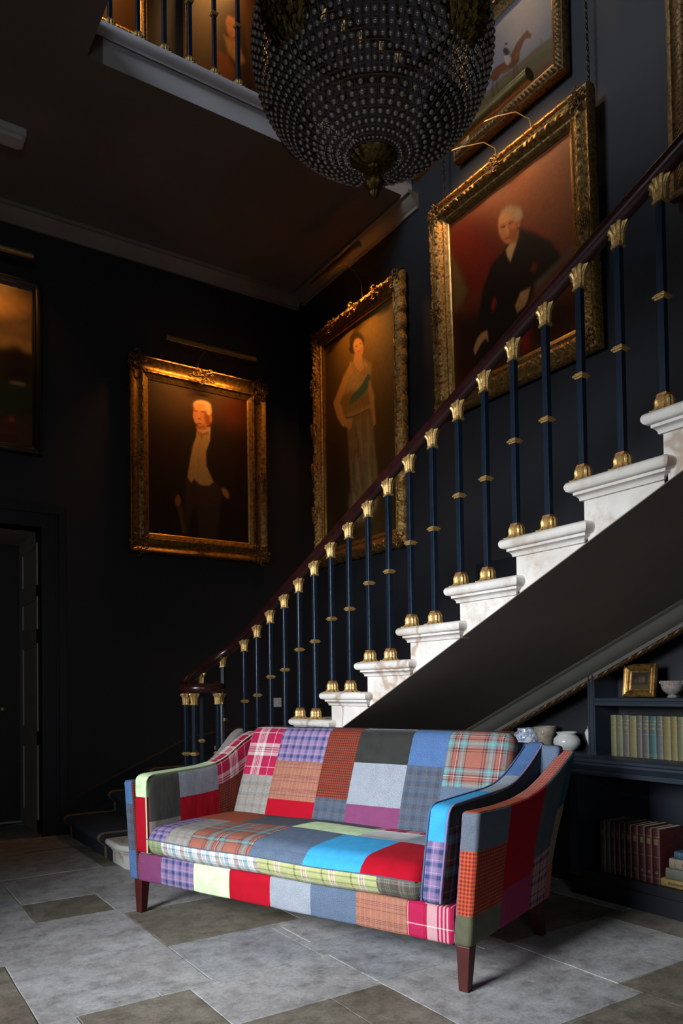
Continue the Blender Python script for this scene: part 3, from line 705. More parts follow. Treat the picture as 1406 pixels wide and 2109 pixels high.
k_['herring'] = fabric('blue_herringbone', rgb(70, 84, 104), fc=rgb(150, 152, 158), tw=0.0052, mode='herring', fleck=0.25, weave=0.4)
k_['salmon'] = fabric('salmon_pinstripe', rgb(158, 84, 72), [(0, rgb(158, 84, 72)), (0.3, rgb(196, 126, 110)), (0.6, rgb(120, 56, 52)), (0.8, rgb(158, 84, 72))], pu=0.014, fleck=0.2)
k_['pinklav'] = fabric('mauve_navy_plaid', rgb(176, 130, 128), [(0, rgb(176, 130, 128)), (0.3, rgb(52, 44, 84)), (0.5, rgb(176, 130, 128)), (0.65, rgb(190, 150, 120)), (0.75, rgb(70, 56, 96)), (0.85, rgb(176, 130, 128))], pu=0.085, fleck=0.15)
k_['magenta'] = fabric('magenta_wool', rgb(160, 50, 92), fleck=0.1, weave=0.15, mode='plain')
k_['oliveleather'] = fabric('olive_green_velvet', rgb(92, 92, 70), fleck=0.03, rough=0.5, weave=0.03, mode='plain', bigvar=0.12)
k_['beige'] = fabric('beige_herringbone', rgb(150, 136, 122), fc=rgb(190, 178, 164), tw=0.004, mode='herring', fleck=0.25)
k_['seam'] = fabric('dark_seam', rgb(40, 38, 44), mode='plain')
FN = list(k_.keys()); FM = [k_[n] for n in FN]; FI = {n: i for i, n in enumerate(FN)}

# ================================================================== SOFA (local: x along the seat, y depth, z up)
SOFA = thing('sofa', 'long patchwork sofa of tartans, tweeds and plain wools on tapered mahogany legs', 'sofa', (1.344, 4.055, 0), math.atan2(-0.9346, 0.3557))
def cutlist(a, b, cuts, step):
    cs = sorted(set([a, b]+[c for c in cuts if a+1e-4 < c < b-1e-4])); out = []
    for p, q in zip(cs[:-1], cs[1:]):
        n = max(1, int(round((q-p)/step)))
        out += [p+(q-p)*i/n for i in range(n)]
    return out+[b]
def rbox(name, X, Y, Z, r, matf, cuts=((), (), ()), step=0.02, bulge=None, warp=None, seam=0.0022, parent=SOFA, extra=None, uvoff=(0, 0), subsurf=False):
    r = r if hasattr(r, '__len__') else (r, r, r)
    ax = [cutlist(L[0], L[1], list(c)+[L[0]+q*f for f in (0.12, 0.35, 0.65, 1)]+[L[1]-q*f for f in (0.12, 0.35, 0.65, 1)], step) for L, c, q in zip((X, Y, Z), cuts, r)]
    bm = bmesh.new(); uvl = bm.loops.layers.uv.new('UVMap'); vm = {}
    lo = (X[0], Y[0], Z[0]); hi = (X[1], Y[1], Z[1])
    def V(p):
        k = tuple(round(c, 6) for c in p)
        if k not in vm: vm[k] = bm.verts.new(k)
        return vm[k]
    facs = []
    for a in range(3):
        b, c = [(1, 2), (0, 2), (0, 1)][a]
        for side, val in ((-1, lo[a]), (1, hi[a])):
            for i in range(len(ax[b])-1):
                for j in range(len(ax[c])-1):
                    quad = []
                    for bb, cc in ((ax[b][i], ax[c][j]), (ax[b][i+1], ax[c][j]), (ax[b][i+1], ax[c][j+1]), (ax[b][i], ax[c][j+1])):
                        p = [0, 0, 0]; p[a] = val; p[b] = bb; p[c] = cc; quad.append(tuple(p))
                    try: f = bm.faces.new([V(p) for p in quad])
                    except ValueError: continue
                    cen = [sum(q[i_] for q in quad)/4 for i_ in range(3)]
                    fn = ('-' if side < 0 else '+')+'xyz'[a]
                    f.material_index = FI[matf(fn, *cen)]
                    for lp, p in zip(f.loops, quad): lp[uvl].uv = (p[b]+uvoff[0]+(0.013 if a == 2 else 0), p[c]+uvoff[1])
                    facs.append(f)
    bm.verts.ensure_lookup_table()
    orig = {v: v.co.copy() for v in bm.verts}
    # rounded corners
    for v in bm.verts:
        p = orig[v]; q = Vector([min(max(p[i], lo[i]+r[i]), hi[i]-r[i]) for i in range(3)]); dlt = p-q
        e = Vector([dlt[i]/r[i] if r[i] > 1e-6 else 0 for i in range(3)]); L = e.length
        if L > 1e-6:
            mx = max(abs(x) for x in e)
            e = e/L*min(1.0, mx)
            v.co = q+Vector([e[i]*r[i] for i in range(3)])
    bm.normal_update()
    if bmesh: bmesh.ops.recalc_face_normals(bm, faces=bm.faces)
    bm.normal_update(); nr = {v: v.normal.copy() for v in bm.verts}
    for v in bm.verts:
        n = nr[v]; mats = {f.material_index for f in v.link_faces}
        if bulge: v.co = v.co+n*bulge(*orig[v], n)
        if seam and len(mats) > 1: v.co = v.co-n*seam
    if warp:
        for v in bm.verts: v.co = Vector(warp(*v.co))
        bmesh.ops.recalc_face_normals(bm, faces=bm.faces)
    me = bpy.data.meshes.new(name); bm.to_mesh(me); bm.free()
    for m in FM: me.materials.append(m)
    me.polygons.foreach_set('use_smooth', [True]*len(me.polygons))
    o = bpy.data.objects.new(name, me); COL.objects.link(o); o.parent = parent
    return o
def pick(v, cuts, names):
    for c, n in zip(cuts, names):
        if v < c: return n
    return names[-1]
def interp(x, tab):
    if x <= tab[0][0]: return tab[0][1]
    for (a, p), (b, q) in zip(tab[:-1], tab[1:]):
        if x <= b:
            t = (x-a)/(b-a); return p+(q-p)*t
    return tab[-1][1]
def smooth_tab(tab, n=40, it=6):
    a, b = tab[0][0], tab[-1][0]; xs = [a+(b-a)*i/n for i in range(n+1)]; ys = [interp(x, tab) for x in xs]
    for _ in range(it): ys = [ys[0]]+[(ys[i-1]+2*ys[i]+ys[i+1])/4 for i in range(1, n)]+[ys[-1]]
    return list(zip(xs, ys))
# --- base rail
fr = [0.187, 0.434, 0.684, 0.946, 1.187, 1.436, 1.689]; frn = ['plum', 'lav', 'lime', 'red', 'silver', 'slate', 'glen', 'redwhite2']
rbox('seat_rail', (0.0, 1.905), (-0.003, 0.86), (0.172, 0.325), (0.012, 0.02, 0.015), lambda f, x, y, z: pick(x, fr, frn), cuts=(fr, (), ()), step=0.04,
     bulge=lambda x, y, z, n: 0.004*math.sin(PI*min(1, max(0, (z-0.172)/0.15))) if n.y < -0.5 else 0, uvoff=(0, 0.03))
# --- seat cushion
sx = [0.27, 0.43, 0.86, 1.18, 1.49]; sn1 = ['lav', 'greycheck', 'terra', 'slate', 'sky', 'red']
sx2 = [0.49, 0.84, 1.245, 1.50]; sn2 = ['rustplain', 'dktweed', 'lime', 'black', 'silver']
bx = [0.245, 0.913, 1.574]; bn = ['greenplaid', 'whiteplaid', 'limeplaid', 'olive']
ZBAND = 0.412
def seat_mat(f, x, y, z):
    if (f == '-y' and z < ZBAND) or (f in ('-x', '+x') and z < ZBAND) or f == '-z': return pick(x, bx, bn)
    if f in ('-y',) or y < 0.287: return pick(x, sx, sn1)
    if y < 0.50: return pick(x, sx2, sn2)
    return pick(x, [0.4, 1.2], ['rustplain', 'dktweed', 'redwhite'])
def seat_b(x, y, z, n):
    u_ = max(0, min(1, (x-0.1)/1.68)); v_ = max(0, min(1, (y+0.03)/0.66))
    crown = 0.026*(math.sin(PI*u_)**0.5)*(math.sin(PI*v_)**0.6)*max(0, n.z)
    fr_ = 0.010*(math.sin(PI*u_)**0.4)*max(0, -n.y)
    dimple = 0.0
    return crown+fr_+dimple
seat = rbox('seat_cushion', (0.105, 1.775), (-0.035, 0.66), (0.318, 0.474), (0.055, 0.075, 0.068), seat_mat, cuts=(sx+sx2+bx, (0.287, 0.50), (ZBAND,)), step=0.022, bulge=seat_b,
            warp=lambda x, y, z: (x, y+0.012*math.sin((z-0.318)/0.156*PI)*(-1 if y < 0.1 else 0), z-0.012*max(0, 1-abs(y+0.035)/0.1)*0+0.0025*math.sin(x*9)))
# --- back cushion, leaning back
cx5 = [0.385, 0.73, 0.945, 1.28, 1.495]
def back_mat(f, x, y, z):
    i = sum(x > c for c in cx5)
    if f == '+y': return 'dktweed'
    if i == 0: return 'redwhite' if z > 0.69 else 'greycheck'
    if i == 1: return 'lav' if z > 0.778 else ('glen' if z > 0.565 else 'red')
    if i == 2: return 'rust' if z > 0.595 else 'bluecheck'
    if i == 3: return 'black' if z > 0.790 else ('silver' if z > 0.575 else 'plum')
    if i == 4: return 'denim' if z > 0.790 else 'bluecheck'
    return 'terra' if z > 0.698 else 'slate'
def back_b(x, y, z, n):
    u_ = max(0, min(1, (x-0.11)/1.72)); v_ = max(0, min(1, (z-0.42)/0.56))
    return (0.018*(math.sin(PI*u_)**0.5)*(math.sin(PI*v_)**0.6))*max(0, -n.y)+0.006*max(0, n.z)*math.sin(PI*u_)**0.4
rbox('back_cushion', (0.11, 1.83), (0.0, 0.13), (0.43, 0.978), (0.05, 0.055, 0.055), back_mat, cuts=(cx5, (), (0.69, 0.778, 0.565, 0.595, 0.79, 0.575, 0.698)), step=0.024, bulge=back_b,
     warp=lambda x, y, z: (x, y+0.598+(z-0.468)*0.384, z-y*0.28))
# --- arm pads (inner cushions lying against the arms)
padR_top = smooth_tab([(-0.05, 0.728), (0.2, 0.733), (0.50, 0.737), (0.62, 0.752), (0.74, 0.800), (0.86, 0.868), (0.95, 0.935), (1.05, 0.965)])
padL_top = smooth_tab([(-0.05, 0.752), (0.2, 0.757), (0.42, 0.762), (0.56, 0.785), (0.68, 0.86), (0.80, 0.925), (1.0, 0.955), (1.25, 0.955)])
def padmatR(f, x, y, z):
    if f == '+z': return pick(y, [0.40, 0.68, 1.3], ['sky', 'silver', 'denim'])
    if f == '-y': return 'sky' if z > 0.585 else 'lav'
    if f == '+x':
        return 'terradk' if (y < 0.10 and z < 0.645) else pick(y, [0.62, 1.3], ['black', 'dktweed'])
    if f == '-x':
        if y < 0.22: return 'beige' if z > 0.50 else 'red'
        return 'plum'
    return 'black'
def padb(x, y, z, n): return 0.008*abs(n.x)*math.sin(PI*max(0, min(1, (z-0.3)/0.45)))
def padwarpR(x, y, z):
    zt = interp(y, padR_top); z2 = 0.322+(z-0.322)/(0.73-0.322)*(zt-0.322)
    return (x+0.125*max(0, z2-0.36)*(1.0 if y < 0.4 else 1.0), y, z2)
pr_ = rbox('arm_pad', (1.768, 1.866), (-0.028, 0.97), (0.322, 0.73), (0.022, 0.055, 0.030), padmatR, cuts=((), (0.10, 0.22, 0.40, 0.62, 0.68), (0.585, 0.645, 0.5)), step=0.028, bulge=padb, warp=padwarpR)
def padmatL(f, x, y, z):
    if f == '+z': return pick(y, [0.5], ['lime', 'redwhite'])
    if f == '-y': return 'lime' if z > 0.63 else 'red'
    if f == '+x':
        if y < 0.20: return 'velvet' if z > 0.50 else 'greytw'
        if y < 0.50: return 'silver' if z > 0.60 else 'red'
        return 'redwhite' if z > 0.62 else 'rust'
    return 'lime'
def padwarpL(x, y, z):
    zt = interp(y, padL_top); z2 = 0.322+(z-0.322)/(0.75-0.322)*(zt-0.322)
    return (x-0.03*max(0, z2-0.36), y, z2)
rbox('arm_pad', (0.008, 0.118), (-0.028, 0.93), (0.322, 0.75), (0.028, 0.055, 0.035), padmatL, cuts=((), (0.20, 0.50), (0.63, 0.50, 0.60, 0.62)), step=0.028, bulge=padb, warp=padwarpL)
# --- outer arms: flared, sweeping up to the back
arm_top = smooth_tab([(0.0, 0.710), (0.22, 0.701), (0.42, 0.706), (0.60, 0.730), (0.73, 0.774), (0.88, 0.842), (0.98, 0.890)], it=4)
arm_topL = smooth_tab([(0.0, 0.710), (0.22, 0.701), (0.42, 0.706), (0.60, 0.735), (0.70, 0.775), (0.80, 0.845), (0.90, 0.925), (0.98, 0.950)], it=3)
back_edge = smooth_tab([(0.17, 0.862), (0.315, 0.850), (0.43, 0.852), (0.56, 0.893), (0.70, 0.940), (0.80, 0.962), (0.90, 0.978)], it=3)
def armwarp(sgn):
    def wf(x, y, z):
        ye = y; v = (z-0.175)/(0.70-0.175)
        yb = interp(0.175+v*0.60, back_edge) if v > 0 else 0.845
        # depth is scaled so that the rear edge follows the raking back
        yy = -0.004+(y+0.004)/(0.90+0.004)*(yb+0.004)
        zt = interp(yy, arm_top if sgn > 0 else arm_topL); z2 = 0.175+v*(zt-0.175)
        yb2 = interp(z2, back_edge); yy = -0.004+(y+0.004)/0.904*(yb2+0.004)
        zt = interp(yy, arm_top if sgn > 0 else arm_topL); z2 = 0.175+v*(zt-0.175)
        fl = 0.0475*max(0, z2-0.175)/0.53+0.042*max(0, yy)*max(0, z2-0.175)/0.70
        return (x+sgn*fl, yy, z2)
    return wf
def armmatR(f, x, y, z):
    if f == '+z': return 'rustplain' if y < 0.44 else 'salmon'
    if f == '+y': return 'teal' if z > 0.53 else 'tan'
    if f == '-x': return 'dktweed' if y > 0.3 else 'lav'
    a = 0.285 if True else 0
    if y < a or f == '-y': return 'herring' if z > 0.548 else ('orange' if z > 0.298 else 'oliveleather')
    if y < 0.62: return 'red' if z > 0.345 else 'magenta'
    if y < 0.815: return 'dktweed' if z > 0.40 else 'pinklav'
    return 'teal' if z > 0.53 else ('tan' if z > 0.32 else 'salmon')
rbox('arm', (1.900, 1.972), (-0.004, 0.90), (0.175, 0.70), (0.018, 0.022, 0.016), armmatR, cuts=((), (0.285, 0.44, 0.62, 0.815, 0.3), (0.548, 0.298, 0.345, 0.40, 0.53, 0.32)), step=0.028,
     bulge=lambda x, y, z, n: 0.004*abs(n.x), warp=armwarp(1))
def armmatL(f, x, y, z):
    if f == '+z': return 'denim' if y < 0.3 else 'greytw'
    if f == '-y': return 'denim' if z > 0.575 else ('bluecheck' if z > 0.33 else 'denim')
    if f == '+x': return 'rust' if y < 0.75 else 'greytw'
    return 'denim'
rbox('arm', (-0.068, -0.001), (-0.004, 0.90), (0.175, 0.70), (0.018, 0.022, 0.016), armmatL, cuts=((), (0.3, 0.75), (0.575, 0.33)), step=0.028,
     bulge=lambda x, y, z, n: 0.003*abs(n.x), warp=armwarp(-1))
# --- back frame
def bfm(f, x, y, z):
    if f in ('+z', '-y'): return pick(x, [0.25, 0.60, 0.95, 1.45], ['greytw', 'sky', 'rust', 'red', 'slate'])
    return pick(x, [0.5, 0.95, 1.4], ['denim', 'tan', 'rustplain', 'slate'])
def bfw(x, y, z):
    v = (z-0.175)/(0.88-0.175); crest = 0.900+0.028*math.sin(PI*max(0, min(1, (x+0.03)/1.97)))**0.8
    z2 = 0.175+v*(crest-0.175); yb = interp(z2, back_edge)
    xx = 0.952+(x-0.952)*(1+0.085*max(0, z2-0.175)/0.70)
    return (xx, yb-0.075+(y-0.80), z2)
rbox('back_frame', (-0.03, 1.934), (0.80, 0.874), (0.175, 0.88), (0.02, 0.02, 0.02), bfm, cuts=((0.25, 0.6, 0.95, 1.45), (), ()), step=0.04, warp=bfw)
# --- legs
def leg(x, y, dx, dy, h=0.178):
    mb = MB(); a, b = 0.030, 0.0205
    vs = [(-b, -b, 0), (b, -b, 0), (b, b, 0), (-b, b, 0)]+[(-a+dx, -a+dy, h), (a+dx, -a+dy, h), (a+dx, a+dy, h), (-a+dx, a+dy, h)]
    mb.add(vs, [(3, 2, 1, 0), (4, 5, 6, 7), (0, 1, 5, 4), (1, 2, 6, 5), (2, 3, 7, 6), (3, 0, 4, 7)])
    o = mb.build('leg', 'sofaleg', SOFA, smooth=False); o.location = (x, y, 0.001); bev(o, 0.004, 2)
leg(0.0, 0.022, -0.006, 0.010); leg(1.938, 0.022, 0.002, 0.010); leg(1.935, 0.83, 0.0, -0.055); leg(-0.01, 0.83, 0.0, -0.055)
# --- piping
def pipe(name, pts, r, mat, parent=SOFA):
    o = MB().tube(pts, r, 8).build(name, k_[mat], parent); return o
def padpipe(side, top, warp, x, zr):
    pts = []
    for i in range(8): pts.append(warp(x, -0.026, 0.34+(zr-0.06-0.34)*i/7))
    pts.append(warp(x, -0.022, zr-0.028)); pts.append(warp(x, -0.008, zr-0.009))
    for i in range(30): pts.append(warp(x, 0.02+i*(0.92-0.02)/29 if side > 0 else 0.02+i*0.028, zr))
    return [(p[0], p[1]-0.002 if i < 9 else p[1], p[2]+(0.002 if i > 8 else 0)) for i, p in enumerate(pts)]
pipe('piping', padpipe(1, padR_top, padwarpR, 1.774, 0.727), 0.0042, 'denim'); pipe('piping', padpipe(1, padR_top, padwarpR, 1.860, 0.727), 0.0042, 'lav')
pipe('piping', padpipe(-1, padL_top, padwarpL, 0.111, 0.746), 0.0042, 'lime')
pipe('piping', [(0.125+1.63*i/40, -0.0435-0.009*math.sin(PI*i/40)**0.4, ZBAND+0.002+0.0025*math.sin((0.125+1.63*i/40)*9)) for i in range(41)], 0.0028, 'bluecheck')
pipe('piping', [(0.14+1.66*i/40, 0.598+0.51*0.384+0.045+0.045, 0.958+0.010) for i in range(41)], 0.003, 'seam')
ART_MAN = [
 ('p',[(0.994,0.005),(0.941,0.072),(0.794,0.139),(0.588,0.191),(0.367,0.219),(0.174,0.218),(0.043,0.19),(-0.003,0.14),(0.042,0.078),(0.171,0.015),(0.364,-0.039),(0.586,-0.071),(0.793,-0.075),(0.94,-0.048)],(0.06,0.034,0.016),0.12),
 ('p',[(1.059,0.062),(1.042,0.121),(0.996,0.172),(0.93,0.205),(0.857,0.214),(0.791,0.197),(0.746,0.158),(0.73,0.105),(0.745,0.047),(0.79,-0.004),(0.855,-0.038),(0.928,-0.048),(0.995,-0.032),(1.042,0.007)],(0.10,0.028,0.014),0.1),
 ('p',[(0.384,0.329),(0.466,0.265),(0.633,0.236),(0.793,0.305),(0.857,0.458),(0.859,0.642),(0.723,0.694),(0.686,0.634),(0.625,0.6),(0.388,0.622),(0.366,0.716),(0.297,0.745),(0.24,0.735),(0.272,0.595),(0.316,0.421)],(0.022,0.016,0.013),0.012),
 ('p',[(0.365,0.617),(0.637,0.607),(0.735,0.653),(0.699,0.79),(0.665,1.004),(0.486,1.007),(0.46,0.809),(0.414,0.812),(0.369,0.992),(0.323,0.994),(0.355,0.74)],(0.055,0.04,0.035),0.012),
 ('p',[(0.466,0.319),(0.477,0.263),(0.609,0.247),(0.604,0.327),(0.563,0.41),(0.564,0.504),(0.637,0.607),(0.589,0.635),(0.506,0.642),(0.44,0.606),(0.411,0.635),(0.376,0.6),(0.398,0.505),(0.432,0.385)],(0.5,0.42,0.22),0.006),
 ('p',[(0.477,0.251),(0.611,0.235),(0.603,0.287),(0.543,0.291),(0.496,0.3)],(0.6,0.5,0.34),0.004),
 ('p',[(0.478,0.275),(0.531,0.288),(0.597,0.265),(0.591,0.289),(0.532,0.308),(0.526,0.34),(0.504,0.315),(0.484,0.301)],(0.38,0.22,0.11),0.004),
 ('l',[(0.496,0.339),(0.481,0.598)],(0.4,0.33,0.17),0.004,0.004),
 ('p',[(0.617,0.151),(0.615,0.186),(0.596,0.218),(0.563,0.24),(0.523,0.249),(0.484,0.242),(0.454,0.221),(0.437,0.19),(0.439,0.156),(0.457,0.124),(0.489,0.102),(0.529,0.093),(0.569,0.099),(0.6,0.12)],(0.62,0.33,0.17),0.006),
 ('p',[(0.62,0.165),(0.62,0.192),(0.614,0.216),(0.601,0.23),(0.585,0.233),(0.569,0.224),(0.556,0.204),(0.548,0.178),(0.548,0.151),(0.555,0.127),(0.567,0.113),(0.583,0.11),(0.599,0.119),(0.613,0.138)],(0.30,0.11,0.05),0.012),
 ('p',[(0.629,0.178),(0.628,0.187),(0.624,0.196),(0.618,0.201),(0.611,0.201),(0.605,0.198),(0.601,0.191),(0.6,0.181),(0.601,0.171),(0.605,0.163),(0.611,0.158),(0.617,0.157),(0.623,0.161),(0.627,0.168)],(0.5,0.22,0.1),0.004),
 ('p',[(0.617,0.094),(0.606,0.109),(0.579,0.122),(0.542,0.13),(0.503,0.132),(0.47,0.126),(0.448,0.116),(0.442,0.102),(0.454,0.087),(0.48,0.074),(0.516,0.066),(0.555,0.064),(0.589,0.069),(0.612,0.08)],(0.78,0.68,0.52),0.008),
 ('p',[(0.624,0.117),(0.624,0.133),(0.618,0.146),(0.607,0.155),(0.594,0.158),(0.582,0.153),(0.572,0.142),(0.567,0.128),(0.567,0.112),(0.574,0.099),(0.584,0.09),(0.597,0.087),(0.61,0.092),(0.619,0.102)],(0.7,0.6,0.45),0.008),
 ('p',[(0.562,0.103),(0.556,0.114),(0.539,0.125),(0.515,0.132),(0.489,0.136),(0.465,0.134),(0.449,0.128),(0.443,0.119),(0.448,0.108),(0.465,0.098),(0.488,0.09),(0.515,0.086),(0.539,0.088),(0.556,0.094)],(0.75,0.42,0.22),0.01),
 ('p',[(0.484,0.143),(0.482,0.145),(0.477,0.147),(0.469,0.149),(0.46,0.15),(0.452,0.151),(0.446,0.15),(0.444,0.148),(0.446,0.147),(0.452,0.144),(0.46,0.143),(0.469,0.141),(0.477,0.141),(0.482,0.142)],(0.08,0.025,0.015),0.005),
 ('p',[(0.556,0.139),(0.554,0.141),(0.548,0.143),(0.54,0.145),(0.531,0.146),(0.523,0.147),(0.517,0.146),(0.515,0.145),(0.517,0.143),(0.523,0.141),(0.531,0.139),(0.54,0.138),(0.548,0.137),(0.554,0.138)],(0.08,0.025,0.015),0.005),
 ('p',[(0.488,0.133),(0.486,0.135),(0.479,0.137),(0.469,0.139),(0.459,0.14),(0.449,0.141),(0.443,0.141),(0.441,0.14),(0.443,0.138),(0.449,0.136),(0.459,0.134),(0.469,0.133),(0.479,0.132),(0.485,0.132)],(0.6,0.45,0.3),0.004),
 ('p',[(0.56,0.129),(0.557,0.131),(0.551,0.133),(0.541,0.135),(0.53,0.136),(0.521,0.137),(0.514,0.137),(0.512,0.136),(0.514,0.134),(0.521,0.132),(0.53,0.13),(0.541,0.129),(0.55,0.128),(0.557,0.128)],(0.6,0.45,0.3),0.004),
 ('p',[(0.501,0.174),(0.5,0.184),(0.498,0.192),(0.493,0.196),(0.489,0.197),(0.484,0.193),(0.481,0.186),(0.48,0.177),(0.481,0.167),(0.484,0.159),(0.488,0.154),(0.493,0.154),(0.497,0.157),(0.5,0.165)],(0.72,0.4,0.22),0.004),
 ('p',[(0.515,0.192),(0.513,0.194),(0.508,0.196),(0.502,0.198),(0.494,0.199),(0.488,0.199),(0.483,0.198),(0.481,0.196),(0.483,0.194),(0.488,0.192),(0.494,0.19),(0.502,0.189),(0.508,0.189),(0.513,0.19)],(0.22,0.07,0.03),0.005),
 ('p',[(0.54,0.206),(0.535,0.211),(0.523,0.216),(0.505,0.22),(0.485,0.222),(0.467,0.223),(0.454,0.221),(0.45,0.217),(0.454,0.213),(0.467,0.208),(0.485,0.204),(0.505,0.201),(0.523,0.201),(0.535,0.203)],(0.62,0.42,0.26),0.005),
 ('p',[(0.52,0.224),(0.518,0.226),(0.512,0.228),(0.503,0.229),(0.494,0.231),(0.485,0.231),(0.479,0.231),(0.477,0.23),(0.479,0.228),(0.485,0.226),(0.494,0.224),(0.503,0.223),(0.512,0.223),(0.518,0.223)],(0.2,0.04,0.02),0.005),
 ('p',[(0.573,0.244),(0.567,0.251),(0.553,0.259),(0.531,0.264),(0.507,0.267),(0.486,0.267),(0.471,0.263),(0.466,0.257),(0.471,0.249),(0.485,0.242),(0.507,0.236),(0.531,0.234),(0.552,0.234),(0.567,0.238)],(0.4,0.18,0.08),0.01),
 ('p',[(0.308,0.763),(0.305,0.779),(0.298,0.793),(0.287,0.801),(0.275,0.802),(0.264,0.795),(0.256,0.783),(0.253,0.768),(0.256,0.752),(0.263,0.738),(0.274,0.73),(0.286,0.729),(0.297,0.735),(0.305,0.748)],(0.36,0.17,0.09),0.008),
 ('p',[(0.783,0.66),(0.794,0.675),(0.798,0.689),(0.795,0.699),(0.785,0.704),(0.769,0.702),(0.752,0.694),(0.736,0.682),(0.725,0.667),(0.721,0.653),(0.724,0.642),(0.734,0.638),(0.75,0.639),(0.767,0.647)],(0.4,0.27,0.16),0.008),
 ('p',[(0.275,0.815),(0.321,0.804),(0.358,0.969),(0.323,0.979)],(0.1,0.08,0.06),0.01)]
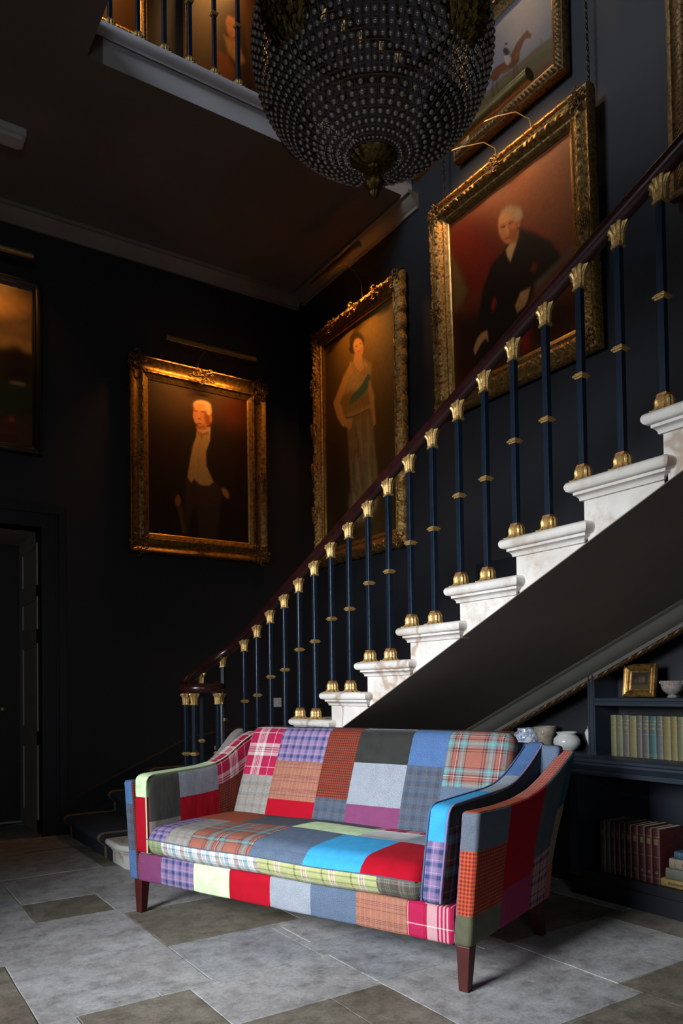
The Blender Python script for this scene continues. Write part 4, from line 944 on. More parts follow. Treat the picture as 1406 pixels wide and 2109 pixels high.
ART_WOMAN = [
 ('p',[(1.181,0.244),(1.14,0.323),(1.022,0.375),(0.844,0.387),(0.635,0.355),(0.438,0.282),(0.297,0.18),(0.249,0.074),(0.305,-0.013),(0.449,-0.061),(0.645,-0.061),(0.85,-0.018),(1.024,0.058),(1.14,0.15)],(0.24,0.16,0.055),0.2),
 ('p',[(0.98,0.158),(0.964,0.185),(0.922,0.2),(0.86,0.203),(0.789,0.19),(0.725,0.165),(0.68,0.132),(0.665,0.098),(0.682,0.071),(0.727,0.055),(0.792,0.054),(0.862,0.068),(0.923,0.094),(0.965,0.126)],(0.3,0.21,0.08),0.08),
 ('p',[(0.517,0.827),(0.478,0.977),(0.373,1.095),(0.218,1.159),(0.042,1.152),(-0.12,1.07),(-0.23,0.93),(-0.263,0.76),(-0.211,0.599),(-0.088,0.484),(0.076,0.434),(0.246,0.457),(0.391,0.543),(0.487,0.674)],(0.04,0.03,0.014),0.15),
 ('p',[(1.124,0.817),(1.105,0.926),(1.052,1.012),(0.975,1.058),(0.887,1.052),(0.806,0.995),(0.751,0.897),(0.733,0.779),(0.755,0.665),(0.813,0.581),(0.894,0.541),(0.98,0.552),(1.055,0.611),(1.106,0.705)],(0.045,0.035,0.016),0.12),
 ('p',[(0.338,0.446),(0.396,0.427),(0.698,0.442),(0.72,0.577),(0.758,0.748),(0.71,0.871),(0.645,0.948),(0.403,0.903),(0.369,0.673),(0.347,0.531)],(0.22,0.17,0.09),0.012),
 ('l',[(0.506,0.469),(0.471,0.894)],(0.34,0.27,0.15),0.02,0.02),
 ('l',[(0.635,0.467),(0.657,0.874)],(0.3,0.24,0.14),0.015,0.02),
 ('p',[(0.495,0.826),(0.488,0.852),(0.469,0.873),(0.441,0.883),(0.411,0.88),(0.384,0.866),(0.366,0.842),(0.36,0.814),(0.367,0.787),(0.387,0.766),(0.415,0.757),(0.445,0.76),(0.472,0.774),(0.489,0.798)],(0.3,0.26,0.17),0.03),
 ('p',[(0.742,0.847),(0.736,0.864),(0.721,0.877),(0.7,0.883),(0.677,0.881),(0.656,0.872),(0.641,0.856),(0.637,0.838),(0.642,0.821),(0.657,0.808),(0.679,0.802),(0.702,0.804),(0.723,0.814),(0.737,0.829)],(0.3,0.25,0.16),0.03),
 ('p',[(0.675,0.933),(0.665,0.937),(0.631,0.94),(0.581,0.941),(0.523,0.94),(0.47,0.937),(0.431,0.933),(0.415,0.929),(0.426,0.924),(0.462,0.922),(0.513,0.921),(0.571,0.922),(0.624,0.925),(0.66,0.929)],(0.1,0.08,0.05),0.01),
 ('p',[(0.394,0.164),(0.568,0.181),(0.699,0.233),(0.676,0.308),(0.724,0.381),(0.698,0.436),(0.396,0.427),(0.247,0.399),(0.228,0.305),(0.33,0.238)],(0.4,0.29,0.14),0.012),
 ('p',[(0.228,0.291),(0.445,0.304),(0.617,0.338),(0.724,0.381),(0.657,0.41),(0.352,0.393),(0.259,0.401)],(0.25,0.17,0.07),0.015),
 ('p',[(0.404,0.196),(0.555,0.275),(0.489,0.311),(0.356,0.27)],(0.46,0.36,0.2),0.015),
 ('p',[(0.65,0.264),(0.685,0.283),(0.642,0.335),(0.487,0.355),(0.371,0.358),(0.399,0.324),(0.532,0.305)],(0.06,0.15,0.14),0.006),
 ('l',[(0.271,0.402),(0.441,0.423),(0.657,0.427)],(0.05,0.06,0.04),0.006,0.006),
 ('p',[(0.405,0.166),(0.29,0.211),(0.132,0.305),(0.189,0.384),(0.269,0.44),(0.395,0.464),(0.418,0.437),(0.317,0.412),(0.234,0.32),(0.345,0.255),(0.426,0.2)],(0.58,0.36,0.15),0.008),
 ('p',[(0.328,0.417),(0.407,0.432),(0.406,0.466),(0.36,0.477),(0.338,0.453)],(0.5,0.3,0.12),0.006),
 ('p',[(0.656,0.298),(0.72,0.374),(0.742,0.508),(0.707,0.51),(0.682,0.407),(0.648,0.343)],(0.5,0.31,0.13),0.008),
 ('p',[(0.461,0.139),(0.558,0.143),(0.574,0.192),(0.641,0.224),(0.513,0.241),(0.438,0.175)],(0.6,0.38,0.18),0.008),
 ('p',[(0.601,0.102),(0.597,0.121),(0.573,0.133),(0.533,0.135),(0.485,0.128),(0.439,0.113),(0.404,0.091),(0.387,0.069),(0.391,0.05),(0.417,0.038),(0.458,0.036),(0.506,0.043),(0.551,0.059),(0.585,0.08)],(0.06,0.035,0.02),0.01),
 ('p',[(0.486,0.117),(0.48,0.126),(0.466,0.131),(0.445,0.132),(0.421,0.127),(0.4,0.119),(0.385,0.109),(0.38,0.098),(0.386,0.089),(0.401,0.084),(0.423,0.083),(0.446,0.088),(0.467,0.096),(0.481,0.106)],(0.06,0.035,0.02),0.008),
 ('p',[(0.586,0.126),(0.583,0.142),(0.566,0.153),(0.539,0.156),(0.508,0.151),(0.478,0.139),(0.455,0.122),(0.445,0.103),(0.449,0.087),(0.466,0.076),(0.493,0.073),(0.525,0.079),(0.554,0.091),(0.576,0.108)],(0.62,0.37,0.2),0.007),
 ('p',[(0.584,0.144),(0.583,0.152),(0.577,0.158),(0.568,0.16),(0.556,0.158),(0.545,0.153),(0.537,0.145),(0.533,0.136),(0.534,0.128),(0.54,0.123),(0.549,0.121),(0.561,0.123),(0.572,0.128),(0.58,0.136)],(0.66,0.3,0.17),0.01),
 ('p',[(0.503,0.11),(0.502,0.111),(0.497,0.111),(0.49,0.11),(0.482,0.109),(0.475,0.107),(0.471,0.105),(0.469,0.104),(0.471,0.103),(0.475,0.103),(0.482,0.104),(0.49,0.105),(0.497,0.107),(0.502,0.109)],(0.12,0.06,0.04),0.003),
 ('p',[(0.564,0.11),(0.562,0.111),(0.557,0.111),(0.55,0.11),(0.543,0.109),(0.536,0.107),(0.531,0.105),(0.53,0.104),(0.531,0.103),(0.536,0.103),(0.543,0.104),(0.551,0.105),(0.557,0.107),(0.562,0.109)],(0.12,0.06,0.04),0.003),
 ('p',[(0.541,0.139),(0.54,0.14),(0.535,0.14),(0.527,0.14),(0.517,0.139),(0.509,0.138),(0.502,0.136),(0.499,0.134),(0.5,0.133),(0.505,0.133),(0.513,0.133),(0.523,0.134),(0.531,0.135),(0.538,0.137)],(0.5,0.1,0.07),0.003),
 ('p',[(0.525,0.124),(0.524,0.127),(0.521,0.13),(0.518,0.131),(0.514,0.13),(0.511,0.128),(0.508,0.125),(0.507,0.121),(0.508,0.118),(0.511,0.115),(0.514,0.115),(0.518,0.115),(0.522,0.117),(0.524,0.121)],(0.7,0.44,0.25),0.004),
 ('l',[(0.445,0.173),(0.474,0.208),(0.545,0.243),(0.598,0.261),(0.603,0.23),(0.578,0.193)],(0.3,0.2,0.08),0.003,0.003)]
ART_GENTLEMAN = [
 ('p',[(1.116,0.339),(1.072,0.448),(0.966,0.508),(0.811,0.507),(0.631,0.438),(0.46,0.307),(0.338,0.136),(0.3,-0.035),(0.36,-0.163),(0.499,-0.216),(0.68,-0.187),(0.86,-0.091),(1.005,0.047),(1.093,0.198)],(0.27,0.1,0.04),0.2),
 ('p',[(0.51,0.41),(0.48,0.487),(0.407,0.532),(0.303,0.537),(0.184,0.498),(0.076,0.419),(0.0,0.315),(-0.023,0.208),(0.013,0.123),(0.098,0.079),(0.213,0.085),(0.331,0.135),(0.43,0.217),(0.493,0.315)],(0.13,0.02,0.01),0.1),
 ('p',[(0.026,0.045),(0.218,0.147),(0.403,0.37),(0.278,0.523),(0.115,0.37),(0.034,0.207)],(0.17,0.024,0.010),0.03),
 ('p',[(0.007,0.185),(0.098,0.342),(0.144,0.457),(0.087,0.514),(0.02,0.559)],(0.16,0.13,0.045),0.02),
 ('p',[(0.011,0.556),(1.027,0.828),(1.008,1.041),(-0.001,1.011)],(0.03,0.014,0.01),0.06),
 ('p',[(0.803,0.446),(0.79,0.448),(0.765,0.441),(0.733,0.425),(0.7,0.403),(0.672,0.379),(0.655,0.359),(0.654,0.346),(0.667,0.343),(0.693,0.351),(0.726,0.368),(0.759,0.391),(0.785,0.414),(0.801,0.433)],(0.35,0.07,0.03),0.02),
 ('p',[(0.466,0.373),(0.587,0.289),(0.73,0.387),(0.844,0.49),(0.922,0.622),(0.869,0.649),(0.708,0.668),(0.647,0.735),(0.58,0.859),(0.396,0.898),(0.214,0.954),(0.189,0.823),(0.303,0.75),(0.222,0.716),(0.278,0.513),(0.369,0.398)],(0.017,0.014,0.015),0.012),
 ('p',[(0.379,0.589),(0.4,0.626),(0.366,0.666),(0.352,0.631)],(0.25,0.03,0.02),0.008),
 ('p',[(0.705,0.532),(0.73,0.561),(0.707,0.591),(0.681,0.563)],(0.2,0.025,0.015),0.01),
 ('p',[(0.578,0.878),(0.663,0.883),(0.642,0.972),(0.586,0.967)],(0.22,0.02,0.015),0.02),
 ('p',[(0.709,0.65),(0.925,0.595),(1.014,0.556),(1.01,0.6),(0.87,0.64),(0.72,0.682)],(0.14,0.13,0.12),0.015),
 ('p',[(0.494,0.374),(0.6,0.314),(0.572,0.384),(0.525,0.451),(0.502,0.412)],(0.68,0.56,0.38),0.006),
 ('p',[(0.62,0.252),(0.605,0.267),(0.577,0.271),(0.542,0.262),(0.505,0.243),(0.476,0.216),(0.459,0.187),(0.458,0.163),(0.474,0.148),(0.503,0.145),(0.539,0.154),(0.575,0.175),(0.603,0.201),(0.619,0.229)],(0.42,0.36,0.27),0.014),
 ('p',[(0.63,0.247),(0.626,0.261),(0.616,0.269),(0.603,0.271),(0.589,0.265),(0.577,0.252),(0.569,0.236),(0.567,0.22),(0.571,0.206),(0.581,0.197),(0.594,0.196),(0.608,0.202),(0.62,0.214),(0.628,0.23)],(0.5,0.43,0.32),0.01),
 ('p',[(0.586,0.287),(0.589,0.325),(0.578,0.352),(0.554,0.363),(0.522,0.356),(0.487,0.331),(0.458,0.294),(0.44,0.251),(0.436,0.211),(0.449,0.184),(0.474,0.173),(0.507,0.182),(0.541,0.207),(0.569,0.245)],(0.6,0.31,0.15),0.007),
 ('p',[(0.59,0.314),(0.593,0.34),(0.589,0.358),(0.578,0.367),(0.563,0.363),(0.546,0.349),(0.531,0.325),(0.521,0.298),(0.517,0.273),(0.522,0.254),(0.533,0.245),(0.548,0.249),(0.565,0.264),(0.58,0.288)],(0.42,0.17,0.08),0.012),
 ('p',[(0.544,0.211),(0.542,0.221),(0.531,0.226),(0.513,0.226),(0.49,0.221),(0.469,0.211),(0.452,0.199),(0.444,0.187),(0.446,0.177),(0.458,0.172),(0.477,0.172),(0.499,0.178),(0.52,0.187),(0.537,0.199)],(0.66,0.4,0.22),0.01),
 ('p',[(0.498,0.242),(0.497,0.245),(0.493,0.247),(0.486,0.247),(0.478,0.245),(0.47,0.243),(0.463,0.239),(0.46,0.236),(0.461,0.233),(0.465,0.232),(0.473,0.232),(0.481,0.233),(0.489,0.236),(0.495,0.239)],(0.12,0.05,0.03),0.004),
 ('p',[(0.559,0.25),(0.558,0.253),(0.554,0.255),(0.547,0.255),(0.539,0.253),(0.531,0.251),(0.525,0.247),(0.522,0.244),(0.523,0.241),(0.527,0.24),(0.534,0.24),(0.542,0.241),(0.55,0.244),(0.556,0.247)],(0.12,0.05,0.03),0.004),
 ('p',[(0.499,0.231),(0.497,0.232),(0.491,0.233),(0.481,0.232),(0.47,0.23),(0.46,0.228),(0.452,0.225),(0.449,0.222),(0.451,0.221),(0.457,0.22),(0.467,0.221),(0.478,0.223),(0.488,0.226),(0.495,0.228)],(0.35,0.24,0.16),0.004),
 ('p',[(0.562,0.237),(0.561,0.239),(0.555,0.239),(0.545,0.238),(0.535,0.237),(0.525,0.234),(0.517,0.231),(0.514,0.229),(0.516,0.227),(0.522,0.227),(0.531,0.228),(0.542,0.23),(0.552,0.232),(0.559,0.235)],(0.35,0.24,0.16),0.004),
 ('p',[(0.52,0.275),(0.521,0.286),(0.519,0.294),(0.515,0.298),(0.51,0.296),(0.504,0.29),(0.499,0.28),(0.496,0.268),(0.495,0.257),(0.497,0.249),(0.501,0.245),(0.506,0.247),(0.512,0.253),(0.517,0.263)],(0.7,0.42,0.23),0.005),
 ('p',[(0.543,0.325),(0.54,0.327),(0.532,0.326),(0.519,0.324),(0.505,0.32),(0.491,0.316),(0.482,0.312),(0.478,0.308),(0.481,0.307),(0.489,0.307),(0.502,0.31),(0.517,0.313),(0.53,0.318),(0.539,0.322)],(0.38,0.1,0.06),0.004),
 ('p',[(0.571,0.277),(0.569,0.284),(0.564,0.288),(0.556,0.289),(0.549,0.286),(0.542,0.279),(0.537,0.271),(0.536,0.263),(0.539,0.256),(0.544,0.252),(0.551,0.251),(0.559,0.254),(0.566,0.261),(0.57,0.269)],(0.68,0.26,0.14),0.01),
 ('p',[(0.615,0.286),(0.613,0.294),(0.609,0.299),(0.604,0.3),(0.598,0.298),(0.593,0.292),(0.59,0.284),(0.589,0.275),(0.591,0.267),(0.596,0.262),(0.601,0.26),(0.607,0.262),(0.612,0.268),(0.615,0.277)],(0.5,0.24,0.12),0.004),
 ('p',[(0.596,0.65),(0.67,0.655),(0.649,0.706),(0.625,0.733),(0.566,0.747),(0.551,0.704)],(0.5,0.33,0.17),0.006),
 ('l',[(0.593,0.688),(0.572,0.731)],(0.3,0.17,0.08),0.003,0.004),
 ('l',[(0.618,0.696),(0.601,0.73)],(0.3,0.17,0.08),0.003,0.004),
 ('p',[(0.262,0.749),(0.311,0.753),(0.316,0.816),(0.295,0.789),(0.249,0.808),(0.222,0.832),(0.195,0.851),(0.186,0.817),(0.218,0.768)],(0.5,0.32,0.17),0.006)]
ART_HORSE = [
 ('p',[(0.864,0.572),(0.768,0.606),(0.658,0.591),(0.555,0.529),(0.481,0.431),(0.453,0.316),(0.477,0.21),(0.548,0.135),(0.649,0.106),(0.76,0.128),(0.857,0.194),(0.924,0.289),(0.949,0.397),(0.927,0.498)],(0.62,0.5,0.42),0.15),
 ('p',[(0.548,0.183),(0.464,0.207),(0.368,0.19),(0.278,0.133),(0.214,0.047),(0.189,-0.05),(0.21,-0.138),(0.271,-0.199),(0.36,-0.22),(0.456,-0.197),(0.542,-0.138),(0.601,-0.054),(0.623,0.038),(0.605,0.123)],(0.2,0.21,0.27),0.15),
 ('p',[(0.442,0.638),(0.384,0.698),(0.318,0.727),(0.258,0.718),(0.215,0.671),(0.198,0.597),(0.212,0.51),(0.253,0.428),(0.313,0.368),(0.379,0.342),(0.438,0.354),(0.478,0.401),(0.494,0.473),(0.481,0.558)],(0.34,0.34,0.4),0.1),
 ('p',[(1.038,0.72),(0.962,0.715),(0.817,0.685),(0.702,0.682),(0.594,0.678),(0.422,0.657),(0.241,0.667),(-0.003,0.68),(-0.081,0.985),(1.08,1.216)],(0.26,0.19,0.09),0.01),
 ('p',[(1.035,0.826),(0.872,0.771),(0.641,0.747),(0.395,0.743),(0.134,0.695),(0.133,0.749),(0.518,0.828),(0.814,0.845),(1.034,0.904)],(0.19,0.16,0.07),0.02),
 ('p',[(1.033,0.942),(0.756,0.859),(0.393,0.816),(-0.006,0.791),(-0.081,0.985),(1.082,1.12)],(0.22,0.1,0.045),0.03),
 ('l',[(0.983,0.743),(0.918,0.718),(0.873,0.721),(0.828,0.714)],(0.2,0.16,0.1),0.012,0.006),
 ('l',[(0.878,0.635),(0.88,0.697)],(0.25,0.18,0.12),0.003,0.003),
 ('p',[(0.29,0.552),(0.311,0.504),(0.362,0.497),(0.451,0.52),(0.525,0.527),(0.575,0.484),(0.612,0.452),(0.684,0.43),(0.719,0.424),(0.729,0.418),(0.74,0.446),(0.781,0.52),(0.772,0.539),(0.706,0.496),(0.679,0.521),(0.643,0.571),(0.633,0.658),(0.577,0.669),(0.485,0.648),(0.417,0.612),(0.385,0.638),(0.327,0.625)],(0.25,0.085,0.035),0.006),
 ('l',[(0.322,0.578),(0.309,0.676),(0.324,0.763),(0.322,0.837)],(0.1,0.035,0.02),0.014,0.004),
 ('l',[(0.366,0.602),(0.36,0.705),(0.381,0.775),(0.397,0.821)],(0.16,0.055,0.025),0.013,0.004),
 ('l',[(0.569,0.647),(0.574,0.714),(0.573,0.808)],(0.12,0.04,0.02),0.012,0.004),
 ('l',[(0.602,0.632),(0.608,0.731),(0.616,0.8),(0.633,0.842)],(0.16,0.05,0.025),0.012,0.004),
 ('l',[(0.303,0.541),(0.28,0.577),(0.269,0.612)],(0.1,0.035,0.02),0.008,0.004),
 ('p',[(0.516,0.626),(0.516,0.635),(0.508,0.641),(0.493,0.643),(0.474,0.642),(0.455,0.636),(0.439,0.628),(0.43,0.619),(0.43,0.611),(0.438,0.605),(0.453,0.603),(0.472,0.604),(0.491,0.61),(0.507,0.617)],(0.36,0.14,0.06),0.012),
 ('p',[(0.618,0.598),(0.609,0.607),(0.599,0.611),(0.59,0.609),(0.583,0.601),(0.58,0.589),(0.581,0.575),(0.587,0.563),(0.596,0.554),(0.606,0.55),(0.616,0.552),(0.623,0.56),(0.626,0.572),(0.624,0.585)],(0.36,0.14,0.06),0.012),
 ('p',[(0.516,0.454),(0.518,0.475),(0.513,0.488),(0.503,0.491),(0.489,0.483),(0.473,0.465),(0.46,0.441),(0.452,0.416),(0.449,0.395),(0.454,0.381),(0.465,0.379),(0.479,0.387),(0.494,0.405),(0.507,0.429)],(0.04,0.035,0.035),0.006),
 ('p',[(0.505,0.391),(0.503,0.397),(0.498,0.4),(0.492,0.398),(0.485,0.392),(0.478,0.383),(0.474,0.374),(0.473,0.365),(0.475,0.358),(0.479,0.356),(0.486,0.358),(0.493,0.363),(0.499,0.372),(0.503,0.382)],(0.55,0.32,0.2),0.004),
 ('p',[(0.506,0.374),(0.504,0.377),(0.499,0.377),(0.492,0.373),(0.484,0.366),(0.476,0.358),(0.471,0.35),(0.47,0.344),(0.471,0.341),(0.477,0.341),(0.484,0.345),(0.492,0.352),(0.499,0.36),(0.504,0.368)],(0.05,0.03,0.03),0.003),
 ('l',[(0.502,0.435),(0.532,0.491),(0.526,0.496)],(0.05,0.04,0.04),0.008,0.004),
 ('p',[(0.458,0.462),(0.513,0.497),(0.543,0.552),(0.538,0.596),(0.511,0.6),(0.481,0.567),(0.463,0.509)],(0.7,0.58,0.42),0.006),
 ('l',[(0.524,0.584),(0.523,0.62)],(0.05,0.05,0.08),0.014,0.004)]
ART_LADY = [
 ('p',[(0.871,0.335),(0.826,0.54),(0.703,0.719),(0.531,0.837),(0.347,0.877),(0.184,0.837),(0.067,0.727),(0.016,0.565),(0.041,0.378),(0.142,0.198),(0.304,0.059),(0.5,-0.004),(0.687,0.026),(0.821,0.149)],(0.16,0.08,0.03),0.15),
 ('p',[(0.565,0.417),(0.745,0.353),(1.0,0.376),(1.0,1.0),(0.555,0.964),(0.514,0.645)],(0.35,0.12,0.04),0.03),
 ('p',[(0.639,0.382),(0.776,0.36),(1.0,0.527),(1.0,0.958),(0.814,0.801),(0.72,0.623)],(0.03,0.02,0.015),0.02),
 ('p',[(0.745,0.361),(0.87,0.304),(1.0,0.315),(1.0,0.527),(0.81,0.5)],(0.62,0.42,0.24),0.01),
 ('p',[(1.114,0.123),(1.118,0.199),(1.076,0.275),(0.997,0.336),(0.898,0.37),(0.798,0.373),(0.718,0.343),(0.67,0.288),(0.663,0.216),(0.7,0.143),(0.775,0.08),(0.873,0.041),(0.977,0.036),(1.063,0.065)],(0.05,0.025,0.015),0.02),
 ('p',[(1.055,0.142),(1.057,0.196),(1.031,0.247),(0.983,0.287),(0.923,0.308),(0.863,0.305),(0.814,0.28),(0.785,0.238),(0.782,0.186),(0.806,0.135),(0.853,0.094),(0.913,0.072),(0.975,0.073),(1.026,0.098)],(0.66,0.36,0.19),0.01),
 ('p',[(0.902,0.18),(0.898,0.183),(0.889,0.188),(0.877,0.193),(0.862,0.197),(0.849,0.2),(0.84,0.2),(0.837,0.198),(0.84,0.195),(0.849,0.19),(0.862,0.185),(0.876,0.181),(0.889,0.179),(0.898,0.178)],(0.15,0.06,0.04),0.005),
 ('p',[(1.003,0.143),(1.001,0.146),(0.993,0.151),(0.983,0.155),(0.971,0.158),(0.96,0.16),(0.953,0.16),(0.95,0.158),(0.953,0.154),(0.96,0.15),(0.971,0.146),(0.983,0.143),(0.993,0.141),(1.001,0.141)],(0.15,0.06,0.04),0.005),
 ('p',[(0.957,0.242),(0.953,0.246),(0.943,0.251),(0.927,0.256),(0.91,0.261),(0.894,0.264),(0.884,0.265),(0.88,0.263),(0.883,0.26),(0.894,0.255),(0.91,0.249),(0.927,0.244),(0.943,0.241),(0.953,0.24)],(0.5,0.12,0.08),0.005)]
ART_LANDSCAPE = [
 ('p',[(0.0,-0.018),(1.007,-0.007),(1.024,0.401),(0.0,0.437)],(0.35,0.19,0.06),0.02),
 ('p',[(0.0,-0.018),(1.007,-0.007),(1.009,0.049),(0.523,0.073),(0.0,0.102)],(0.06,0.06,0.04),0.06),
 ('p',[(0.86,0.17),(0.827,0.185),(0.742,0.198),(0.622,0.208),(0.492,0.212),(0.378,0.21),(0.301,0.202),(0.276,0.189),(0.308,0.174),(0.391,0.161),(0.509,0.151),(0.639,0.147),(0.755,0.149),(0.834,0.157)],(0.75,0.42,0.14),0.06),
 ('p',[(0.458,0.153),(0.438,0.171),(0.384,0.189),(0.304,0.204),(0.217,0.213),(0.138,0.213),(0.084,0.206),(0.065,0.192),(0.084,0.174),(0.138,0.156),(0.216,0.141),(0.303,0.133),(0.383,0.132),(0.438,0.139)],(0.8,0.5,0.2),0.08),
 ('p',[(0.971,0.132),(0.956,0.149),(0.92,0.165),(0.87,0.175),(0.815,0.178),(0.768,0.173),(0.736,0.162),(0.726,0.146),(0.741,0.129),(0.777,0.114),(0.827,0.104),(0.881,0.101),(0.929,0.105),(0.961,0.117)],(0.5,0.28,0.1),0.05),
 ('p',[(0.0,0.32),(0.526,0.227),(0.796,0.201),(0.986,0.157),(0.988,0.214),(0.743,0.25),(0.394,0.301)],(0.12,0.1,0.07),0.04),
 ('p',[(0.0,0.332),(0.528,0.295),(0.799,0.301),(0.992,0.302),(0.993,0.314),(0.663,0.32),(0.395,0.332)],(0.1,0.09,0.08),0.03),
 ('p',[(0.0,0.369),(0.461,0.326),(0.732,0.326),(0.993,0.333),(0.996,0.403),(0.666,0.401),(0.0,0.431)],(0.5,0.3,0.1),0.03),
 ('p',[(0.0,0.462),(0.557,0.417),(0.997,0.416),(1.005,0.609),(0.0,0.668)],(0.045,0.03,0.015),0.02),
 ('p',[(0.612,0.419),(0.692,0.38),(0.788,0.381),(0.886,0.413),(0.97,0.438),(0.948,0.575),(0.616,0.603)],(0.03,0.014,0.01),0.02),
 ('p',[(0.0,0.661),(1.005,0.603),(1.014,0.832),(0.0,0.884)],(0.03,0.045,0.015),0.02),
 ('l',[(0.685,0.613),(0.865,0.611)],(0.35,0.25,0.15),0.006,0.006),
 ('p',[(0.0,0.884),(1.014,0.825),(1.022,1.005),(0.0,1.039)],(0.1,0.035,0.02),0.03),
 ('p',[(0.721,0.845),(0.718,0.851),(0.708,0.857),(0.693,0.861),(0.677,0.862),(0.663,0.86),(0.653,0.856),(0.649,0.85),(0.652,0.844),(0.662,0.838),(0.677,0.834),(0.693,0.833),(0.707,0.834),(0.717,0.839)],(0.4,0.07,0.03),0.008)]
ART_LANDSCAPE = [(a[0], [((0.0 if u < 0.03 else 0.68+0.32*u), v) for u, v in a[1]])+tuple(a[2:]) for a in ART_LANDSCAPE]
ART_LANDSCAPE += [('p', [(0.0, 0.25), (0.3, 0.2), (0.5, 0.3), (0.3, 0.36), (0.05, 0.33)], (0.6, 0.36, 0.13), 0.05), ('p', [(0.1, 0.5), (0.2, 0.46), (0.34, 0.5), (0.4, 0.6), (0.05, 0.62)], (0.03, 0.03, 0.015), 0.02)]
_r = random.Random(12); _sk = []
for _k in range(46):
    _x = _r.uniform(0.37, 0.70); _y = _r.uniform(0.42, 0.86); _c = _r.choice([(0.34, 0.28, 0.17), (0.13, 0.10, 0.05), (0.28, 0.22, 0.12), (0.10, 0.075, 0.04)])
    _sk.append(('l', [(_x, _y), (_x+_r.uniform(-.02, .02), _y+_r.uniform(0.03, 0.10))], _c, 0.012, 0.004))
ART_WOMAN = ART_WOMAN+_sk
# ================================================================== PAINTINGS
TONE = (0.75, 0.66, 0.52)
def paint(shapes, bg, nx, ny, grain=0.10):
    """soft-edged brush shapes laid over one another on an nx x ny lattice (canvas units 0..1)"""
    asp = ny/nx; X_, Y_ = np.meshgrid(np.linspace(0, 1, nx), np.linspace(0, 1, ny)); img = np.zeros((ny, nx, 3)); img[:] = bg
    rs = np.random.RandomState(5)
    def seg_d(x0, y0, x1, y1):
        dx, dy = x1-x0, (y1-y0)*asp; px_, py_ = X_-x0, (Y_-y0)*asp; L = dx*dx+dy*dy+1e-12
        t = np.clip((px_*dx+py_*dy)/L, 0, 1); return np.hypot(px_-t*dx, py_-t*dy)
    for s in shapes:
        pts = s[1]; col = np.array(s[2])
        if s[0] == 'p':
            d = np.full(X_.shape, 9.0); inside = np.zeros(X_.shape, bool); n = len(pts)
            for i in range(n):
                (x0, y0), (x1, y1) = pts[i], pts[(i+1) % n]
                d = np.minimum(d, seg_d(x0, y0, x1, y1))
                c = ((y0 > Y_) != (y1 > Y_)) & (X_ < (x1-x0)*(Y_-y0)/((y1-y0) or 1e-9)+x0); inside ^= c
            sd = np.where(inside, -d, d); soft = s[3]
        else:
            sd = np.full(X_.shape, 9.0)
            for (x0, y0), (x1, y1) in zip(pts[:-1], pts[1:]): sd = np.minimum(sd, seg_d(x0, y0, x1, y1))
            sd -= s[4-0] if len(s) > 4 else s[3]; soft = s[3]
        a = 1/(1+np.exp(np.clip(sd/(soft*0.5+1e-6), -30, 30)))
        img = img*(1-a[..., None])+col*a[..., None]
    g = rs.rand(ny//3+2, nx//3+2); g = np.repeat(np.repeat(g, 3, 0), 3, 1)[:ny, :nx]; g = (g+np.roll(g, 1, 0)+np.roll(g, 1, 1)+np.roll(g, -1, 0))/4
    img = img*np.array(TONE)
    return img*(1+grain*(g[..., None]-0.5)*2)
def art_material():
    t = NT('oil_paint_on_canvas'); a = t.node('ShaderNodeVertexColor'); a.layer_name = 'paint'
    t.base(a.outputs[0]); t.set(Roughness=0.36); t.b.inputs['Specular IOR Level'].default_value = 0.35
    v = t.coord(); t.bump(t.noise(v, 90, 5, 0.7), 0.25, 0.0015); return t.m
MAT['art'] = art_material()
def canvas(shapes, bg, w_, h_, y, parent, res=110, grain=0.10):
    nx = int(res); ny = int(res*h_/w_); img = paint(shapes, bg, nx, ny, grain)
    vs = [(-w_/2+w_*i/(nx-1), y, h_/2-h_*j/(ny-1)) for j in range(ny) for i in range(nx)]; front = len(vs)
    vs += [(-w_/2, y+0.02, h_/2), (w_/2, y+0.02, h_/2), (w_/2, y+0.02, -h_/2), (-w_/2, y+0.02, -h_/2)]
    fs = [(j*nx+i, (j+1)*nx+i, (j+1)*nx+i+1, j*nx+i+1) for j in range(ny-1) for i in range(nx-1)]+[(front, front+1, front+2, front+3)]
    me = bpy.data.meshes.new('canvas'); me.from_pydata(vs, [], fs); me.materials.append(MAT['art'])
    at = me.color_attributes.new('paint', 'FLOAT_COLOR', 'POINT'); buf = np.ones((len(vs), 4), np.float32); buf[:front, :3] = img.reshape(-1, 3)
    buf[front:, :3] = (0.1, 0.08, 0.05); at.data.foreach_set('color', buf.ravel())
    o = bpy.data.objects.new('canvas', me); COL.objects.link(o); o.parent = parent; return o

def frame_side_mesh(W, H, prof, orn, step=0.012, edge=None):
    """mitred picture frame: prof = [(q inward, d outward)], orn(dc, q) -> extra relief, edge(dc) -> outline wobble"""
    mb = MB()
    for side in range(4):
        L = W if side % 2 == 0 else H
        n = max(8, int(L/step)); m = len(prof); vs = []
        for i in range(n+1):
            s = -1+2*i/n
            for q, d in prof:
                half = L/2-q; p = s*half; dc = half-abs(p)
                dd = d+(orn(dc+q, q, L) if orn else 0)
                qo = q-(edge(dc+q, L)*(1-q/prof[-1][0]) if edge and q < 0.02 else 0)
                other = (H if side % 2 == 0 else W)/2-qo
                pt = {0: (p, -dd, other), 1: (other, -dd, -p), 2: (-p, -dd, -other), 3: (-other, -dd, p)}[side]
                vs.append(pt)
        fs = []
        mi = []
        for i in range(n):
            for j in range(m-1):
                fs.append((i*m+j, i*m+j+1, (i+1)*m+j+1, (i+1)*m+j)); mi.append(1 if prof[j][0] > prof[-1][0]-0.022 else 0)
        mb.add(vs, fs, mi)
    # back board
    return mb
